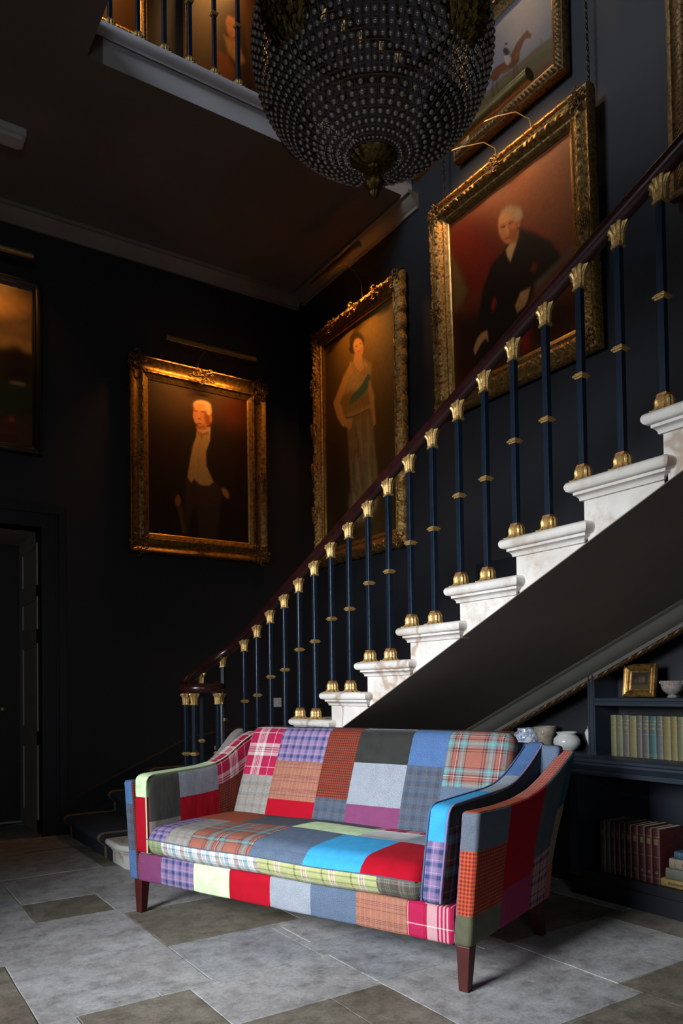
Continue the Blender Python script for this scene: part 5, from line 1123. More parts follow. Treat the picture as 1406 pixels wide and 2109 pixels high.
def scrolls(mb, c, size, seed, n=6, y=-0.05, flat=1.0, ang0=0, spread=2*PI):
    rnd = random.Random(seed)
    for i in range(n):
        a0 = ang0+spread*(i+0.5)/n; r0 = size*rnd.uniform(0.15, 0.35); sgn = 1 if i % 2 else -1
        bx_, bz_ = c[0]+r0*math.cos(a0)*0.6, c[1]+r0*math.sin(a0)*0.6; L = size*rnd.uniform(0.6, 1.0)
        pts = []; rs = []
        for k in range(16):
            t = k/15; th = a0+sgn*(t**1.6)*4.2; rad = L*(1-t)**0.9*0.45
            # C-scroll spiralling in around its own centre
            cx_, cz_ = c[0]+(r0+L*0.55)*math.cos(a0), c[1]+(r0+L*0.55)*math.sin(a0)
            pts.append((cx_+rad*math.cos(th+PI), y-0.006*math.sin(PI*t)-0.004*rnd.random(), cz_+rad*math.sin(th+PI))); rs.append(size*0.075*(1-0.5*t)*flat)
        mb.tube(pts, rs, 6)
        mb.sphere((cx_, y, cz_), size*0.09, 8, 5, (1, 0.8, 1))
    mb.sphere((c[0], y, c[1]), size*0.2, 10, 6, (1, 0.6, 1))
def relief(pattern, amp):
    def f(dc, q, L):
        a = amp(q)
        if a <= 0: return 0
        return a*pattern(dc, q, L)
    return f
def pat_leaf(dc, q, L):
    t = L/2-dc; return 0.5*abs(math.sin(38*t+7*math.sin(60*q)))+0.35*abs(math.sin(71*t+90*q))+0.3*math.sin(23*t+40*q)*math.cos(55*q*1.7)+0.25*abs(math.sin(140*t-60*q))
def framed(name, label, cat, loc, rz, W, H, fw_, shapes, bg, style, res=110, tilt=0.0, group=None, grain=0.1):
    t = thing(name, label, cat, loc, rz, group); t.rotation_euler = (tilt, 0, rz)
    mat = {'antique': ['frame', 'frame_lip'], 'smoked': ['frame_mid', 'lip_mid'], 'dark': ['frame_dk', 'frame_lip'], 'black': ['frame_black', 'frame_black'], 'plain': ['frame', 'frame_lip']}[style[0]]
    f = fw_
    if style[1] == 'baroque':       # deep swept profile carved all over, with a scalloped outline
        prof = [(0, 0.0), (0.002, 0.03), (f*0.12, 0.055), (f*0.25, 0.068), (f*0.38, 0.07), (f*0.5, 0.060), (f*0.62, 0.045), (f*0.70, 0.038), (f*0.76, 0.045), (f*0.82, 0.042), (f*0.86, 0.030), (f*0.93, 0.028), (f, 0.018), (f, 0.0)]
        orn = relief(pat_leaf, lambda q: 0.022*math.exp(-((q-f*0.30)/(f*0.26))**2)); edge = lambda dc, L: 0.010*abs(math.sin(20*(L/2-dc)))+0.006*math.sin(47*(L/2-dc))
    elif style[1] == 'carved':      # ogee with a running leaf band and small beads
        prof = [(0, 0.0), (0.001, 0.05), (f*0.06, 0.062), (f*0.12, 0.060), (f*0.16, 0.045), (f*0.26, 0.040), (f*0.36, 0.055), (f*0.46, 0.066), (f*0.56, 0.062), (f*0.64, 0.046), (f*0.70, 0.034), (f*0.76, 0.033), (f*0.80, 0.040), (f*0.86, 0.036), (f*0.90, 0.026), (f, 0.016), (f, 0.0)]
        orn = relief(pat_leaf, lambda q: 0.013*math.exp(-((q-f*0.48)/(f*0.13))**2)+0.006*(abs(q-f*0.08) < f*0.04)+0.003*(abs(q-f*0.8) < f*0.03)); edge = None
    elif style[1] == 'swept':       # hollow cove between raised edges, ornaments at corners and centres
        prof = [(0, 0.0), (0.001, 0.045), (f*0.05, 0.070), (f*0.11, 0.072), (f*0.16, 0.060), (f*0.20, 0.052), (f*0.32, 0.036), (f*0.46, 0.030), (f*0.58, 0.034), (f*0.66, 0.044), (f*0.70, 0.044), (f*0.74, 0.034), (f*0.80, 0.032), (f*0.84, 0.026), (f*0.93, 0.024), (f, 0.014), (f, 0.0)]
        orn = relief(lambda dc, q, L: abs(math.sin(150*(L/2-dc)+60*q)), lambda q: 0.004*(abs(q-f*0.68) < f*0.05)); edge = None
    elif style[1] == 'gadroon':
        prof = [(0, 0.0), (0.001, 0.05), (f*0.06, 0.058), (f*0.14, 0.056), (f*0.18, 0.046), (f*0.26, 0.052), (f*0.36, 0.062), (f*0.46, 0.060), (f*0.54, 0.048), (f*0.60, 0.040), (f*0.70, 0.036), (f*0.76, 0.028), (f*0.88, 0.022), (f, 0.014), (f, 0.0)]
        orn = relief(lambda dc, q, L: abs(math.sin(95*(L/2-dc)+70*q)), lambda q: 0.010*(f*0.2 < q < f*0.52)); edge = None
    else:
        prof = [(0, 0.0), (0.001, 0.035), (f*0.1, 0.05), (f*0.25, 0.052), (f*0.35, 0.038), (f*0.6, 0.03), (f*0.7, 0.034), (f*0.8, 0.028), (f*0.86, 0.02), (f, 0.014), (f, 0.0)]
        orn = None; edge = None
    fr_ = frame_side_mesh(W, H, prof, orn, 0.009 if style[1] in ('baroque', 'carved', 'gadroon') else 0.02, edge).build('frame', mat, t)
    cv = canvas(shapes, bg, W-2*f+0.01, H-2*f+0.01, -0.010, t, res, grain)
    MB().box(-W/2+0.01, W/2-0.01, 0.011, 0.02, -H/2+0.01, H/2-0.01).build('back_board', 'frame_black', t, smooth=False)
    return t, fr_
def corner_orn(t, W, H, f, size, mat, corners=((1, 1), (-1, 1), (1, -1), (-1, -1)), seed=1, y=-0.06):
    for i, (sx_, sz_) in enumerate(corners):
        mb = MB(); scrolls(mb, (0, 0), size, seed+i*0, n=11, y=y-0.012); scrolls(mb, (0, 0), size*0.55, seed+5, n=7, y=y-0.03)
        o = mb.build('corner_ornament', mat, t); o.location = (sx_*(W/2-f*0.42), 0, sz_*(H/2-f*0.42)); o.scale = (sx_, 1, sz_)
def mid_orn(t, x, z, size, mat, seed=4, rot=0, y=-0.06, sx_=1.5):
    mb = MB(); scrolls(mb, (0, 0), size, seed, n=10, y=y-0.01); scrolls(mb, (0, 0), size*0.5, seed+5, n=6, y=y-0.028)
    for i, (a, b, c) in enumerate(mb.v): mb.v[i] = (a*sx_, b, c)
    o = mb.build('centre_ornament', mat, t); o.location = (x, 0, z); o.rotation_euler = (0, rot, 0); return o
def picture_light(label, loc, rz, L, arms, energy, color=(1.0, 0.42, 0.08), r=0.026, phi=22, spread=110, ly=0.10):
    """brass trough lamp; local -y faces the room, arms = list of (x, point list)"""
    t = thing('picture_light', label, 'picture light', loc, rz)
    mb = MB(); n = 16; a0, a1 = math.radians(-150), math.radians(100)   # open toward the wall and down
    vs = []; seg = 14
    for x in (-L/2, L/2):
        for rr in (r, r-0.002):
            for k in range(seg+1):
                a = math.radians(-205)+math.radians(250)*k/seg
                # angle measured from +z through -y
                vs.append((x, -rr*math.sin(a+PI*0.5-0.35) if False else -rr*math.cos(a+1.9), rr*math.sin(a+1.9)))
    m = seg+1; fs = []
    for k in range(seg):
        fs.append((k, k+1, 2*m+k+1, 2*m+k)); fs.append((m+k, m+k+1, 3*m+k+1, 3*m+k)); fs.append((k, k+1, m+k+1, m+k)); fs.append((2*m+k, 2*m+k+1, 3*m+k+1, 3*m+k))
    for k in (0, seg): fs.append((k, m+k, 3*m+k, 2*m+k))
    mb.add(vs, fs); mb.build('lamp_shade', 'brass', t)
    for x in (-L/2, L/2): MB().prism([(r*math.cos(2*PI*i/16), r*math.sin(2*PI*i/16)) for i in range(16)], 0, x-0.003, x+0.003).build('end_cap', 'brass', t)
    for pts in arms: MB().tube(pts, 0.0045, 8).build('lamp_arm', 'arm', t)
    area('picture_lamp', (0, 0.004, -0.004), (math.radians(phi), 0, 0), L*0.86, 0.02, energy, color, math.radians(spread), t)
    return t
R90 = -PI/2
# standing gentleman, left
TONE = (0.62, 0.46, 0.34)
W, H = 1.385, 1.79
g1, _ = framed('framed_painting', 'gilt-framed portrait of a moustached man in black tailcoat and cream waistcoat on the left wall', 'painting', (2.822, YA-0.022, 3.330), 0, W, H, 0.195, ART_MAN, (0.022, 0.010, 0.007), ('smoked', 'swept'), 230)
corner_orn(g1, W, H, 0.195, 0.115, 'frame_dk', seed=11); mid_orn(g1, 0, H/2-0.085, 0.10, 'frame_dk', 21, y=-0.075); mid_orn(g1, 0, -H/2+0.085, 0.07, 'frame_dk', 22); mid_orn(g1, W/2-0.08, -0.05, 0.065, 'frame_dk', 23, PI/2); mid_orn(g1, -W/2+0.08, -0.05, 0.065, 'frame_dk', 24, PI/2)
picture_light('brass picture light above the portrait of the man in the cream waistcoat', (2.842, YA-0.30, 4.335), 0, 0.88, [[(0, 0.02, 0.0), (0, 0.10, 0.03), (-0.02, 0.2, 0.0), (-0.04, 0.24, -0.07), (-0.04, 0.25, -0.16)]], 7.5, ly=0.1)
TONE = (0.75, 0.64, 0.46)
# lady in evening dress
W, H = 1.40, 2.28
g2, _ = framed('framed_painting', 'tall carved gilt-framed portrait of a standing woman in evening dress with blue sash', 'painting', (XB-0.03, 5.548, 3.515), R90, W, H, 0.155, ART_WOMAN, (0.085, 0.055, 0.020), ('antique', 'baroque'), 200, tilt=0.0)
corner_orn(g2, W, H, 0.155, 0.09, 'frame', seed=31); 
for i, z in enumerate((0.62, 0.2, -0.2, -0.62)): mid_orn(g2, -W/2+0.045, z, 0.075, 'frame', 40+i, PI/2, sx_=1.8)
for i, x in enumerate((-0.35, 0.0, 0.35)): mid_orn(g2, x, H/2-0.05, 0.075, 'frame', 50+i, 0)
picture_light('brass picture light over the tall portrait of the woman, below the landing cornice', (XB-0.30, 5.50, 4.93), R90, 0.75, [[(-0.06, 0.02, 0.0), (0.02, 0.06, 0.01), (0.06, 0.17, -0.03), (0.07, 0.23, -0.12), (0.07, 0.245, -0.26)]], 8.0, phi=10, spread=95)
# seated gentleman, large
TONE = (0.85, 0.60, 0.40)
W, H = 1.50, 1.62
g3, _ = framed('framed_painting', 'large gilt-framed portrait of a seated grey-haired man in black before a red curtain', 'painting', (XB-0.075, 3.657, 4.06), R90, W, H, 0.185, ART_GENTLEMAN, (0.135, 0.043, 0.018), ('antique', 'carved'), 240, tilt=math.radians(1.5))
corner_orn(g3, W, H, 0.185, 0.085, 'frame_dk', corners=((1, 1), (-1, 1), (1, -1), (-1, -1)), seed=61); mid_orn(g3, -0.02, H/2-0.06, 0.07, 'frame_dk', 62); mid_orn(g3, -W/2+0.06, -0.02, 0.07, 'frame_dk', 63, PI/2); mid_orn(g3, W/2-0.06, -0.02, 0.06, 'frame_dk', 64, PI/2)
def chain(parent, x, z0, z1, y):
    mb = MB(); z = z0; i = 0
    while z < z1:
        pts = []
        for k in range(10):
            a = 2*PI*k/10; u_, v_ = 0.009*math.cos(a), 0.021*math.sin(a)
            pts.append((x+u_, y, z+v_) if i % 2 == 0 else (x, y+u_, z+v_))
        mb.tube(pts, 0.0030, 5, closed=True); z += 0.033; i += 1
    return mb.build('hanging_chain', 'iron', parent)
chain(g3, W/2-0.06, H/2-0.02, 3.0, 0.03); chain(g3, -W/2+0.10, H/2-0.02, 3.0, 0.03)
lb = [[(-0.10, 0.02, -0.02), (-0.02, 0.05, -0.03), (0.10, 0.15, -0.03), (0.15, 0.21, -0.08), (0.155, 0.225, -0.18)], [(0.22, 0.02, -0.02), (0.32, 0.05, -0.03), (0.42, 0.13, -0.03), (0.47, 0.21, -0.08), (0.475, 0.225, -0.17)]]
picture_light('long brass picture light over the seated gentleman, below the racehorse picture', (XB-0.32, 3.78, 5.045), R90, 1.12, [[(a-0.10, b, c) for a, b, c in s] for s in lb], 6.0, r=0.040, color=(1.0,0.55,0.22), spread=130, phi=44)
# racehorse
TONE = (0.42, 0.40, 0.40)
W, H = 1.05, 0.94
g4, _ = framed('framed_painting', 'gilt-framed painting of a jockey on a bay racehorse at the top', 'painting', (XB-0.022, 3.67, 5.615), R90, W, H, 0.13, ART_HORSE, (0.33, 0.31, 0.34), ('dark', 'gadroon'), 190, grain=0.04)
area('picture_lamp', (XB-0.28, 3.75, 6.42), (math.radians(40), 0, R90), 0.8, 0.02, 3.0, (1.0, 0.70, 0.40), math.radians(150))
TONE = (0.75, 0.66, 0.52)
# tall frame at the right edge of the view
W, H = 1.25, 2.2
g5, _ = framed('framed_painting', 'bronze-coloured carved frame cut off by the right edge, above the handrail', 'painting', (XB-0.03, 2.44-W/2, 3.885+H/2), R90, W, H, 0.23, [('e' if 0 else 'p', [(0.3, 0.2), (0.7, 0.2), (0.7, 0.8), (0.3, 0.8)], (0.06, 0.04, 0.02), 0.1)], (0.03, 0.02, 0.012), ('dark', 'gadroon'), 40)
# landscape at far left
TONE = (0.95, 0.85, 0.6)
W, H = 1.75, 1.46
g6, _ = framed('framed_painting', 'dark-framed landscape with stormy golden sky and cedar tree at the left edge', 'painting', (1.405-W/2, YA-0.022, 3.905), 0, W, H, 0.075, ART_LANDSCAPE, (0.05, 0.03, 0.015), ('black', 'plain'), 130)
picture_light('brass picture light above the dark-framed landscape', (0.83, YA-0.30, 4.715), 0, 0.92, [[(0, 0.02, 0), (0, 0.12, 0.03), (0, 0.22, 0.0), (0, 0.25, -0.1)]], 1.5, phi=25)
TONE = (0.30, 0.20, 0.11)
# two pictures on the landing wall
W, H = 1.10, 1.5
g7, _ = framed('framed_painting', 'gilt-framed dark picture on the upper landing, leftmost behind the iron balusters', 'painting', (2.335-W/2, YA-0.02, 7.10+H/2), 0, W, H, 0.10, [('p', [(0.55, 0.6), (0.9, 0.55), (0.95, 1.0), (0.5, 1.0)], (0.30, 0.16, 0.05), 0.2)], (0.20, 0.11, 0.04), ('antique', 'gadroon'), 40)
W, H = 0.92, 1.25
g8, _ = framed('framed_painting', 'gilt-framed portrait of a lady in low-necked dress on the upper landing', 'painting', (2.70+W/2, YA-0.02, 7.06+H/2), 0, W, H, 0.085, [
    ('p', [(0.35, 0.25), (0.65, 0.2), (0.75, 0.5), (0.9, 1.0), (0.25, 1.0), (0.4, 0.7)], (0.05, 0.03, 0.02), 0.03),
    ('p', [(0.45, 0.58), (0.62, 0.56), (0.74, 0.72), (0.66, 0.80), (0.50, 0.72)], (0.62, 0.42, 0.24), 0.02),
    ('p', [(0.35, 0.75), (0.50, 0.74), (0.60, 0.86), (0.55, 1.0), (0.30, 1.0)], (0.36, 0.12, 0.04), 0.03),
    ('p', [(0.44, 0.34), (0.60, 0.32), (0.68, 0.44), (0.64, 0.56), (0.48, 0.58), (0.42, 0.46)], (0.06, 0.03, 0.02), 0.03),
    ('p', [(0.50, 0.38), (0.60, 0.37), (0.64, 0.45), (0.61, 0.54), (0.55, 0.575), (0.50, 0.54), (0.475, 0.45)], (0.66, 0.37, 0.2), 0.012),
    ('l', [(0.505, 0.45), (0.53, 0.45)], (0.12, 0.05, 0.03), 0.01, 0.004), ('l', [(0.58, 0.45), (0.605, 0.45)], (0.12, 0.05, 0.03), 0.01, 0.004), ('l', [(0.535, 0.525), (0.57, 0.525)], (0.45, 0.1, 0.06), 0.01, 0.003)],
    (0.13, 0.075, 0.03), ('antique', 'gadroon'), 90)
for x, e in ((1.85, 9.0), (3.1, 6.0)): area('picture_lamp', (x, YA-0.26, 8.45), (math.radians(12), 0, 0), 0.5, 0.03, e, (1.0, 0.46, 0.12), math.radians(75))
# ================================================================== CHANDELIER
CC = Vector((1.925, 2.600, 3.955)); CR, CB = 0.516, 0.90
ch = thing('chandelier', 'large globe basket chandelier of beaded crystals with bronze finial, hanging at top', 'chandelier', CC)
def sph(th, az, off=0.0):      # th measured from the bottom pole
    r = (CR+off)*math.sin(th); return Vector((r*math.cos(az), r*math.sin(az), -(CR*CB+off)*math.cos(th)))
mbw = MB(); beads = []
pitch = 0.0355; th = math.radians(11.5); rows = []
while th < math.radians(122):
    rows.append(th); th += pitch/(CR*math.sqrt((math.cos(th))**2+(CB*math.sin(th))**2))
def count(th): return 44 if th < math.radians(36) else 88
for i, th in enumerate(rows):
    mbw.tube([sph(th, 2*PI*k/72) for k in range(72)], 0.0032, 4, closed=True)
    if i+1 < len(rows):
        n = count(th); tm = (th+rows[i+1])/2; 
        n_eff = n
        for k in range(n_eff): mbw.tube([sph(th, 2*PI*k/n), sph(rows[i+1], 2*PI*k/n)], 0.0026, 4, caps=False)
        for k in range(n_eff):
            az = 2*PI*(k+0.5)/n; beads.append((tm, az, min(0.0108, 0.33*min(pitch, 2*PI*CR*math.sin(tm)/n))))
mbw.build('wire_cage', 'wire', ch)
t = NT('cut_crystal'); t.base((0.25, 0.215, 0.185)); t.set(Roughness=0.12, Metallic=0.15); t.b.inputs['Specular IOR Level'].default_value = 1.0
t.b.inputs['Coat Weight'].default_value = 0.6; t.b.inputs['Coat Roughness'].default_value = 0.03; t.b.inputs['IOR'].default_value = 1.7
MAT['crystal'] = t.m
bm = bmesh.new(); bmesh.ops.create_icosphere(bm, subdivisions=2, radius=1.0); bv = [v.co.copy() for v in bm.verts]; bf = [[v.index for v in f.verts] for f in bm.faces]; bm.free()
cam_dir = (Vector((0, 0, 1.2))-CC).normalized(); rb = random.Random(9)
vis = sorted(range(len(beads)), key=lambda i: -(sph(beads[i][0], beads[i][1]).normalized().dot(cam_dir)))[:420]
rb.shuffle(vis); solo = set(vis[:100])
def bead_pts(b):
    th, az, r = b; p = sph(th, az, 0.004); n = sph(th, az).normalized(); q = n.to_track_quat('Z', 'Y'); j = Vector((rb.uniform(-.0015, .0015),)*3)
    return [p+j+q @ Vector((v.x*r, v.y*r, v.z*r*0.72)) for v in bv]
mb = MB()
for i, b in enumerate(beads):
    if rb.random() < 0.012 and i not in solo: continue
    if i in solo:
        m1 = MB(); m1.add(bead_pts(b), bf); m1.build('crystal_bead', 'crystal', ch, fix=False)
    else: mb.add(bead_pts(b), bf)
o = mb.build('crystal_beads', 'crystal', ch, fix=False); o['kind'] = 'stuff'
# bottom collar and finial
mb = MB()
def leafmod(nl, amp): return lambda a, q: 1+amp*(abs(math.cos(nl*a/2))-0.5)+0.03*math.sin(17*a+30*q)
z0 = -CR*CB
mb.lathe([(0.100, 0.030), (0.098, 0.016), (0.086, -0.004), (0.066, -0.020), (0.046, -0.030), (0.030, -0.036)], 48, (0, 0, z0), mod=leafmod(16, 0.16))
mb.build('bottom_collar', 'ormolu', ch)
mb = MB(); mb.lathe([(0.030, -0.034), (0.026, -0.048), (0.034, -0.056), (0.036, -0.064), (0.026, -0.070), (0.034, -0.082), (0.042, -0.098), (0.040, -0.116), (0.030, -0.130), (0.020, -0.136), (0.024, -0.144), (0.022, -0.156), (0.012, -0.166), (0.001, -0.168)], 32, (0, 0, z0), mod=leafmod(8, 0.14))
mb.build('finial', 'ormolu', ch)
# gilt mounts around the upper part and the band they rest on
def mount(az0):
    mb = MB(); n, m = 26, 40; vs = []; fs = []; rnd = random.Random(int(az0*100))
    for i in range(n+1):
        v = i/n; thv = math.radians(62+48*v)
        wdt = 0.03+0.24*math.sin(PI*min(1, v*0.85+0.10))**0.8
        for j in range(m+1):
            u_ = -1+2*j/m; az = az0+u_*wdt/max(0.3, math.sin(thv))
            h = 0.016+0.014*abs(math.sin(9*u_+11*v))*(1-abs(u_)**3)+0.009*math.sin(27*u_+5*v)*math.cos(31*v)+rnd.uniform(-.003, .003)
            if abs(u_) > 0.97 or i in (0, n): h = -0.004
            vs.append(sph(thv, az, h))
    for i in range(n):
        for j in range(m): fs.append((i*(m+1)+j, i*(m+1)+j+1, (i+1)*(m+1)+j+1, (i+1)*(m+1)+j))
    mb.add(vs, fs); return mb.build('gilt_mount', 'ormolu', ch)
vaz = math.atan2(-CC.y, -CC.x)
for k in range(4): mount(math.radians(-168+90*k))
mb = MB(); mb.tube([sph(math.radians(123), 2*PI*k/60, 0.006) for k in range(60)], 0.022, 8, closed=True); mb.build('rim_band', 'ormolu', ch)
mb = MB()
for k in range(36):
    a = 2*PI*k/36; p = sph(math.radians(123), a); mb.tube([p, p*0.75+Vector((0, 0, 0.22)), Vector((0.12*math.cos(a), 0.12*math.sin(a), 0.95))], 0.008, 5)
mb.build('bead_strands', 'wire', ch)
MB().lathe([(0.02, 0.90), (0.14, 0.92), (0.17, 1.0), (0.12, 1.06), (0.02, 1.08)], 32).build('crown', 'ormolu', ch)
MB().tube([(0, 0, 1.0), (0, 0, HT-CC.z)], 0.012, 8).build('suspension_rod', 'wire', ch)

# ================================================================== BOOKCASE UNDER THE STAIR
bc = thing('bookcase', 'dark blue-grey painted bookcase built in under the stair, right of the sofa', 'bookcase')
YE = 0.9
mb = MB()
prof = [(3.93, 0.786), (3.500, 0.786), (3.494, 0.781), (3.494, 0.768), (3.503, 0.760), (3.500, 0.748), (3.508, 0.742), (3.514, 0.722), (3.522, 0.716), (3.522, 0.690), (3.93, 0.690)]
mb.prism([(a, b) for a, b in prof], 1, YE, 2.935); mb.build('counter', 'navy', bc)
mb = MB(); mb.prism([(3.93, 0.785), (3.700, 0.785), (3.694, 0.778), (3.694, 0.765), (3.705, 0.750), (3.712, 0.735), (3.712, 0.690), (3.93, 0.690)], 1, 2.935, 4.05); mb.build('ledge', 'navy', bc)
mb = MB(); mb.box(3.715, 3.74, 2.95, 4.05, 0.0, 0.692); mb.build('side_panel', 'navy', bc, smooth=False)
mb = MB(); mb.box(3.522, 3.93, 2.892, 2.95, 0.11, 0.692); 
for y in (2.906, 2.934): mb.box(3.517, 3.523, y-0.003, y+0.003, 0.14, 0.675)
mb.build('lower_upright', 'navy', bc, smooth=False)
mb = MB(); mb.box(3.54, 3.93, YE, 2.95, 0.0, 0.118); mb.box(3.528, 3.545, YE, 2.951, 0.0, 0.095); mb.build('plinth', 'navy_dk', bc, smooth=False)
MB().box(3.535, 3.925, YE, 2.892, 0.118, 0.146).build('bottom_shelf', 'navy_dk', bc, smooth=False)
mb = MB(); mb.box(3.695, 3.925, 2.893, 2.944, 0.786, 1.36)
for y in (2.905, 2.932): mb.box(3.690, 3.696, y-0.004, y+0.004, 0.80, 1.36)
mb.box(3.6895, 3.93, 2.886, 2.951, 0.786, 0.806)
mb.build('upper_upright', 'navy', bc, smooth=False)
mb = MB(); mb.prism([(3.925, 1.121), (3.688, 1.121), (3.683, 1.116), (3.683, 1.106), (3.690, 1.100), (3.690, 1.093), (3.685, 1.090), (3.685, 1.078), (3.692, 1.073), (3.925, 1.073)], 1, YE, 2.892); mb.build('shelf', 'navy', bc)
mb = MB(); mb.box(3.916, 3.928, YE, 4.1, 0.786, 2.1)
mb.build('back_panel', 'navy_dk', bc, smooth=False)
mb = MB()
for k in range(4):
    y0 = 3.75-k*0.42
    mb.prism([(y0, 0.80), (y0+0.006, 0.80), (y0-0.9, 0.80+0.9*0.45), (y0-0.906, 0.80+0.9*0.45)], 0, 3.9135, 3.9165)
for y in (2.45, 2.2, 2.7): mb.box(3.9135, 3.9165, y-0.003, y+0.003, 0.15, 0.685)
mb.build('board_joints', 'frame_black', bc, smooth=False)
MB().box(3.916, 3.928, YE, 2.95, 0.146, 0.69).build('lower_back_panel', 'navy', bc, smooth=False)

# ---------------- books
def m_cloth(name, c, rough=0.6, wear=0.25): 
    t = NT(name); v = t.coord(); f = t.noise(v, 35, 5, 0.7)
    t.base(t.ramp(f, [(0.3, tuple(x*(1-wear) for x in c)), (0.6, c), (0.8, tuple(min(1, x*(1+wear)+0.01) for x in c))])); t.set(Roughness=rough); t.bump(t.noise(v, 300, 2), 0.2, 0.0008); return t.m
MAT['page'] = m_plain('aged_book_pages', (0.36, 0.31, 0.22), 0.9, 0.15, 40, bump=0.2, bscale=300)
MAT['title'] = m_plain('gilt_book_lettering', (0.12, 0.088, 0.035), 0.5, 0.2, 60, metal=0.4, bump=0)
def book(label, group, th_, h, d, mat, marks, loc, rot=(0, 0, 0)):
    """upright book: spine toward -x, thickness along y, height z; origin at the foot of the spine"""
    t = thing('book', label, 'book', loc, 0, group); t.rotation_euler = rot
    mb = MB(); n = 8; hw = th_/2
    out = [(-0.006*math.cos(PI*(i/n-0.5)), hw*math.sin(PI*(i/n-0.5))) for i in range(n+1)]
    pts = [(d, -hw)]+out+[(d, hw)]; inn = [(d, hw-0.0025), (0.004, hw-0.0025), (0.004, -hw+0.0025), (d, -hw+0.0025)]
    poly = pts+inn; vs = [(x, y, 0) for x, y in poly]+[(x, y, h) for x, y in poly]; N = len(poly)
    fs = [(i, (i+1) % N, N+(i+1) % N, N+i) for i in range(N)]
    m = len(pts)
    for o_ in (0, N):       # close the ends of the three cover boards
        fs.append((o_+0, o_+1, o_+m+2, o_+m+3)); fs.append((o_+m-2, o_+m-1, o_+m, o_+m+1)); fs.append(tuple(o_+i for i in range(1, m-1))+(o_+m+1, o_+m+2))
    mb.add(vs, fs); mb.build('book_cover', mat, t)
    MB().box(0.003, d-0.004, -hw+0.0026, hw-0.0026, 0.003, h-0.004).build('page_block', 'page', t, smooth=False)
    mb = MB()
    for (z0, z1, wf) in marks:
        for i in range(6):
            a, b = PI*((i/6)*wf-wf/2), PI*(((i+1)/6)*wf-wf/2)
            q = [(-0.0066*math.cos(a), hw*math.sin(a)*1.02), (-0.0066*math.cos(b), hw*math.sin(b)*1.02)]
            mb.add([(q[0][0], q[0][1], z0), (q[1][0], q[1][1], z0), (q[1][0], q[1][1], z1), (q[0][0], q[0][1], z1)], [(0, 1, 2, 3)])
    if marks: mb.build('spine_lettering', 'title', t, smooth=False)
    return t
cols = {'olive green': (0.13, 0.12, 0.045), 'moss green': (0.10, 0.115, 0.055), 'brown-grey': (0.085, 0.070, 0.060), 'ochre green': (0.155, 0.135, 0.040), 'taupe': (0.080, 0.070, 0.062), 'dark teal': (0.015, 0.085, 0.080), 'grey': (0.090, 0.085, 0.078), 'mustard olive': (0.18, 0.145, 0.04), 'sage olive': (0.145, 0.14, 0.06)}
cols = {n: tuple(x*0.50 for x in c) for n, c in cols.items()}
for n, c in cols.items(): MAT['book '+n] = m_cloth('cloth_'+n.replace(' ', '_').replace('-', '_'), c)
seq = ['olive green', 'moss green', 'brown-grey', 'ochre green', 'taupe', 'taupe', 'dark teal', 'grey', 'mustard olive', 'mustard olive', 'sage olive']
ordn = ['leftmost', 'second from left', 'third from left', 'fourth from left', 'fifth from left', 'sixth from left', 'seventh from left', 'eighth from left', 'ninth from left', 'tenth from left', 'rightmost']
thk = [0.040, 0.043, 0.042, 0.047, 0.037, 0.042, 0.046, 0.040, 0.046, 0.038, 0.040]
y = 2.806
for i, (cn, th_) in enumerate(zip(seq, thk)):
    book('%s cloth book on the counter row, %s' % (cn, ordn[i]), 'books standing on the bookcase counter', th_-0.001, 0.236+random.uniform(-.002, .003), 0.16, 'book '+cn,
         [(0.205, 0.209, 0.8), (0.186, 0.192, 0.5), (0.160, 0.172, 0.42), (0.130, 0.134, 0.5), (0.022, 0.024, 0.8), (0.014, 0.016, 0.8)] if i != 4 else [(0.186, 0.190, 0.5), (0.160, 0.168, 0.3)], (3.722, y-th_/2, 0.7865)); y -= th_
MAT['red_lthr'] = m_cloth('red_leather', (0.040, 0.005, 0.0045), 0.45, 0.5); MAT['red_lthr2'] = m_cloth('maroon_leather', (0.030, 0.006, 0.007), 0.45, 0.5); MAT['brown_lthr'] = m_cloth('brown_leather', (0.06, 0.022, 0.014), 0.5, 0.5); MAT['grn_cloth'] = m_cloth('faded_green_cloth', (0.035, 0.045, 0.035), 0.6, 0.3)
rows_ = [('brown leather', 'brown_lthr', 0.043), ('faded green cloth', 'grn_cloth', 0.033), ('red leather', 'red_lthr', 0.036), ('maroon leather', 'red_lthr2', 0.036), ('maroon leather', 'red_lthr2', 0.036), ('red leather', 'red_lthr', 0.042), ('red leather', 'red_lthr', 0.046), ('maroon leather', 'red_lthr2', 0.046), ('red leather', 'red_lthr', 0.045), ('red leather', 'red_lthr', 0.050)]
ordl = ordn[:9]+['rightmost']
y = 2.782
for i, (nm, mt, th_) in enumerate(rows_):
    th_ *= 0.913
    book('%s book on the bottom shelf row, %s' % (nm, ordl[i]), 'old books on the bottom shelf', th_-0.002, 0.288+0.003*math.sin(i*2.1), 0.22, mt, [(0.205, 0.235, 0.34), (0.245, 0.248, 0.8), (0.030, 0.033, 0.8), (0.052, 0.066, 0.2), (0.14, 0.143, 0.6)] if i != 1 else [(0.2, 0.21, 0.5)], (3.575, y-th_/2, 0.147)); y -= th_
MAT['yel'] = m_cloth('yellow_cloth', (0.17, 0.115, 0.03)); MAT['gry'] = m_cloth('grey_green_cloth', (0.07, 0.072, 0.058)); MAT['crm'] = m_cloth('cream_cloth', (0.14, 0.12, 0.085)); MAT['blu'] = m_cloth('blue_cloth', (0.007, 0.042, 0.075))
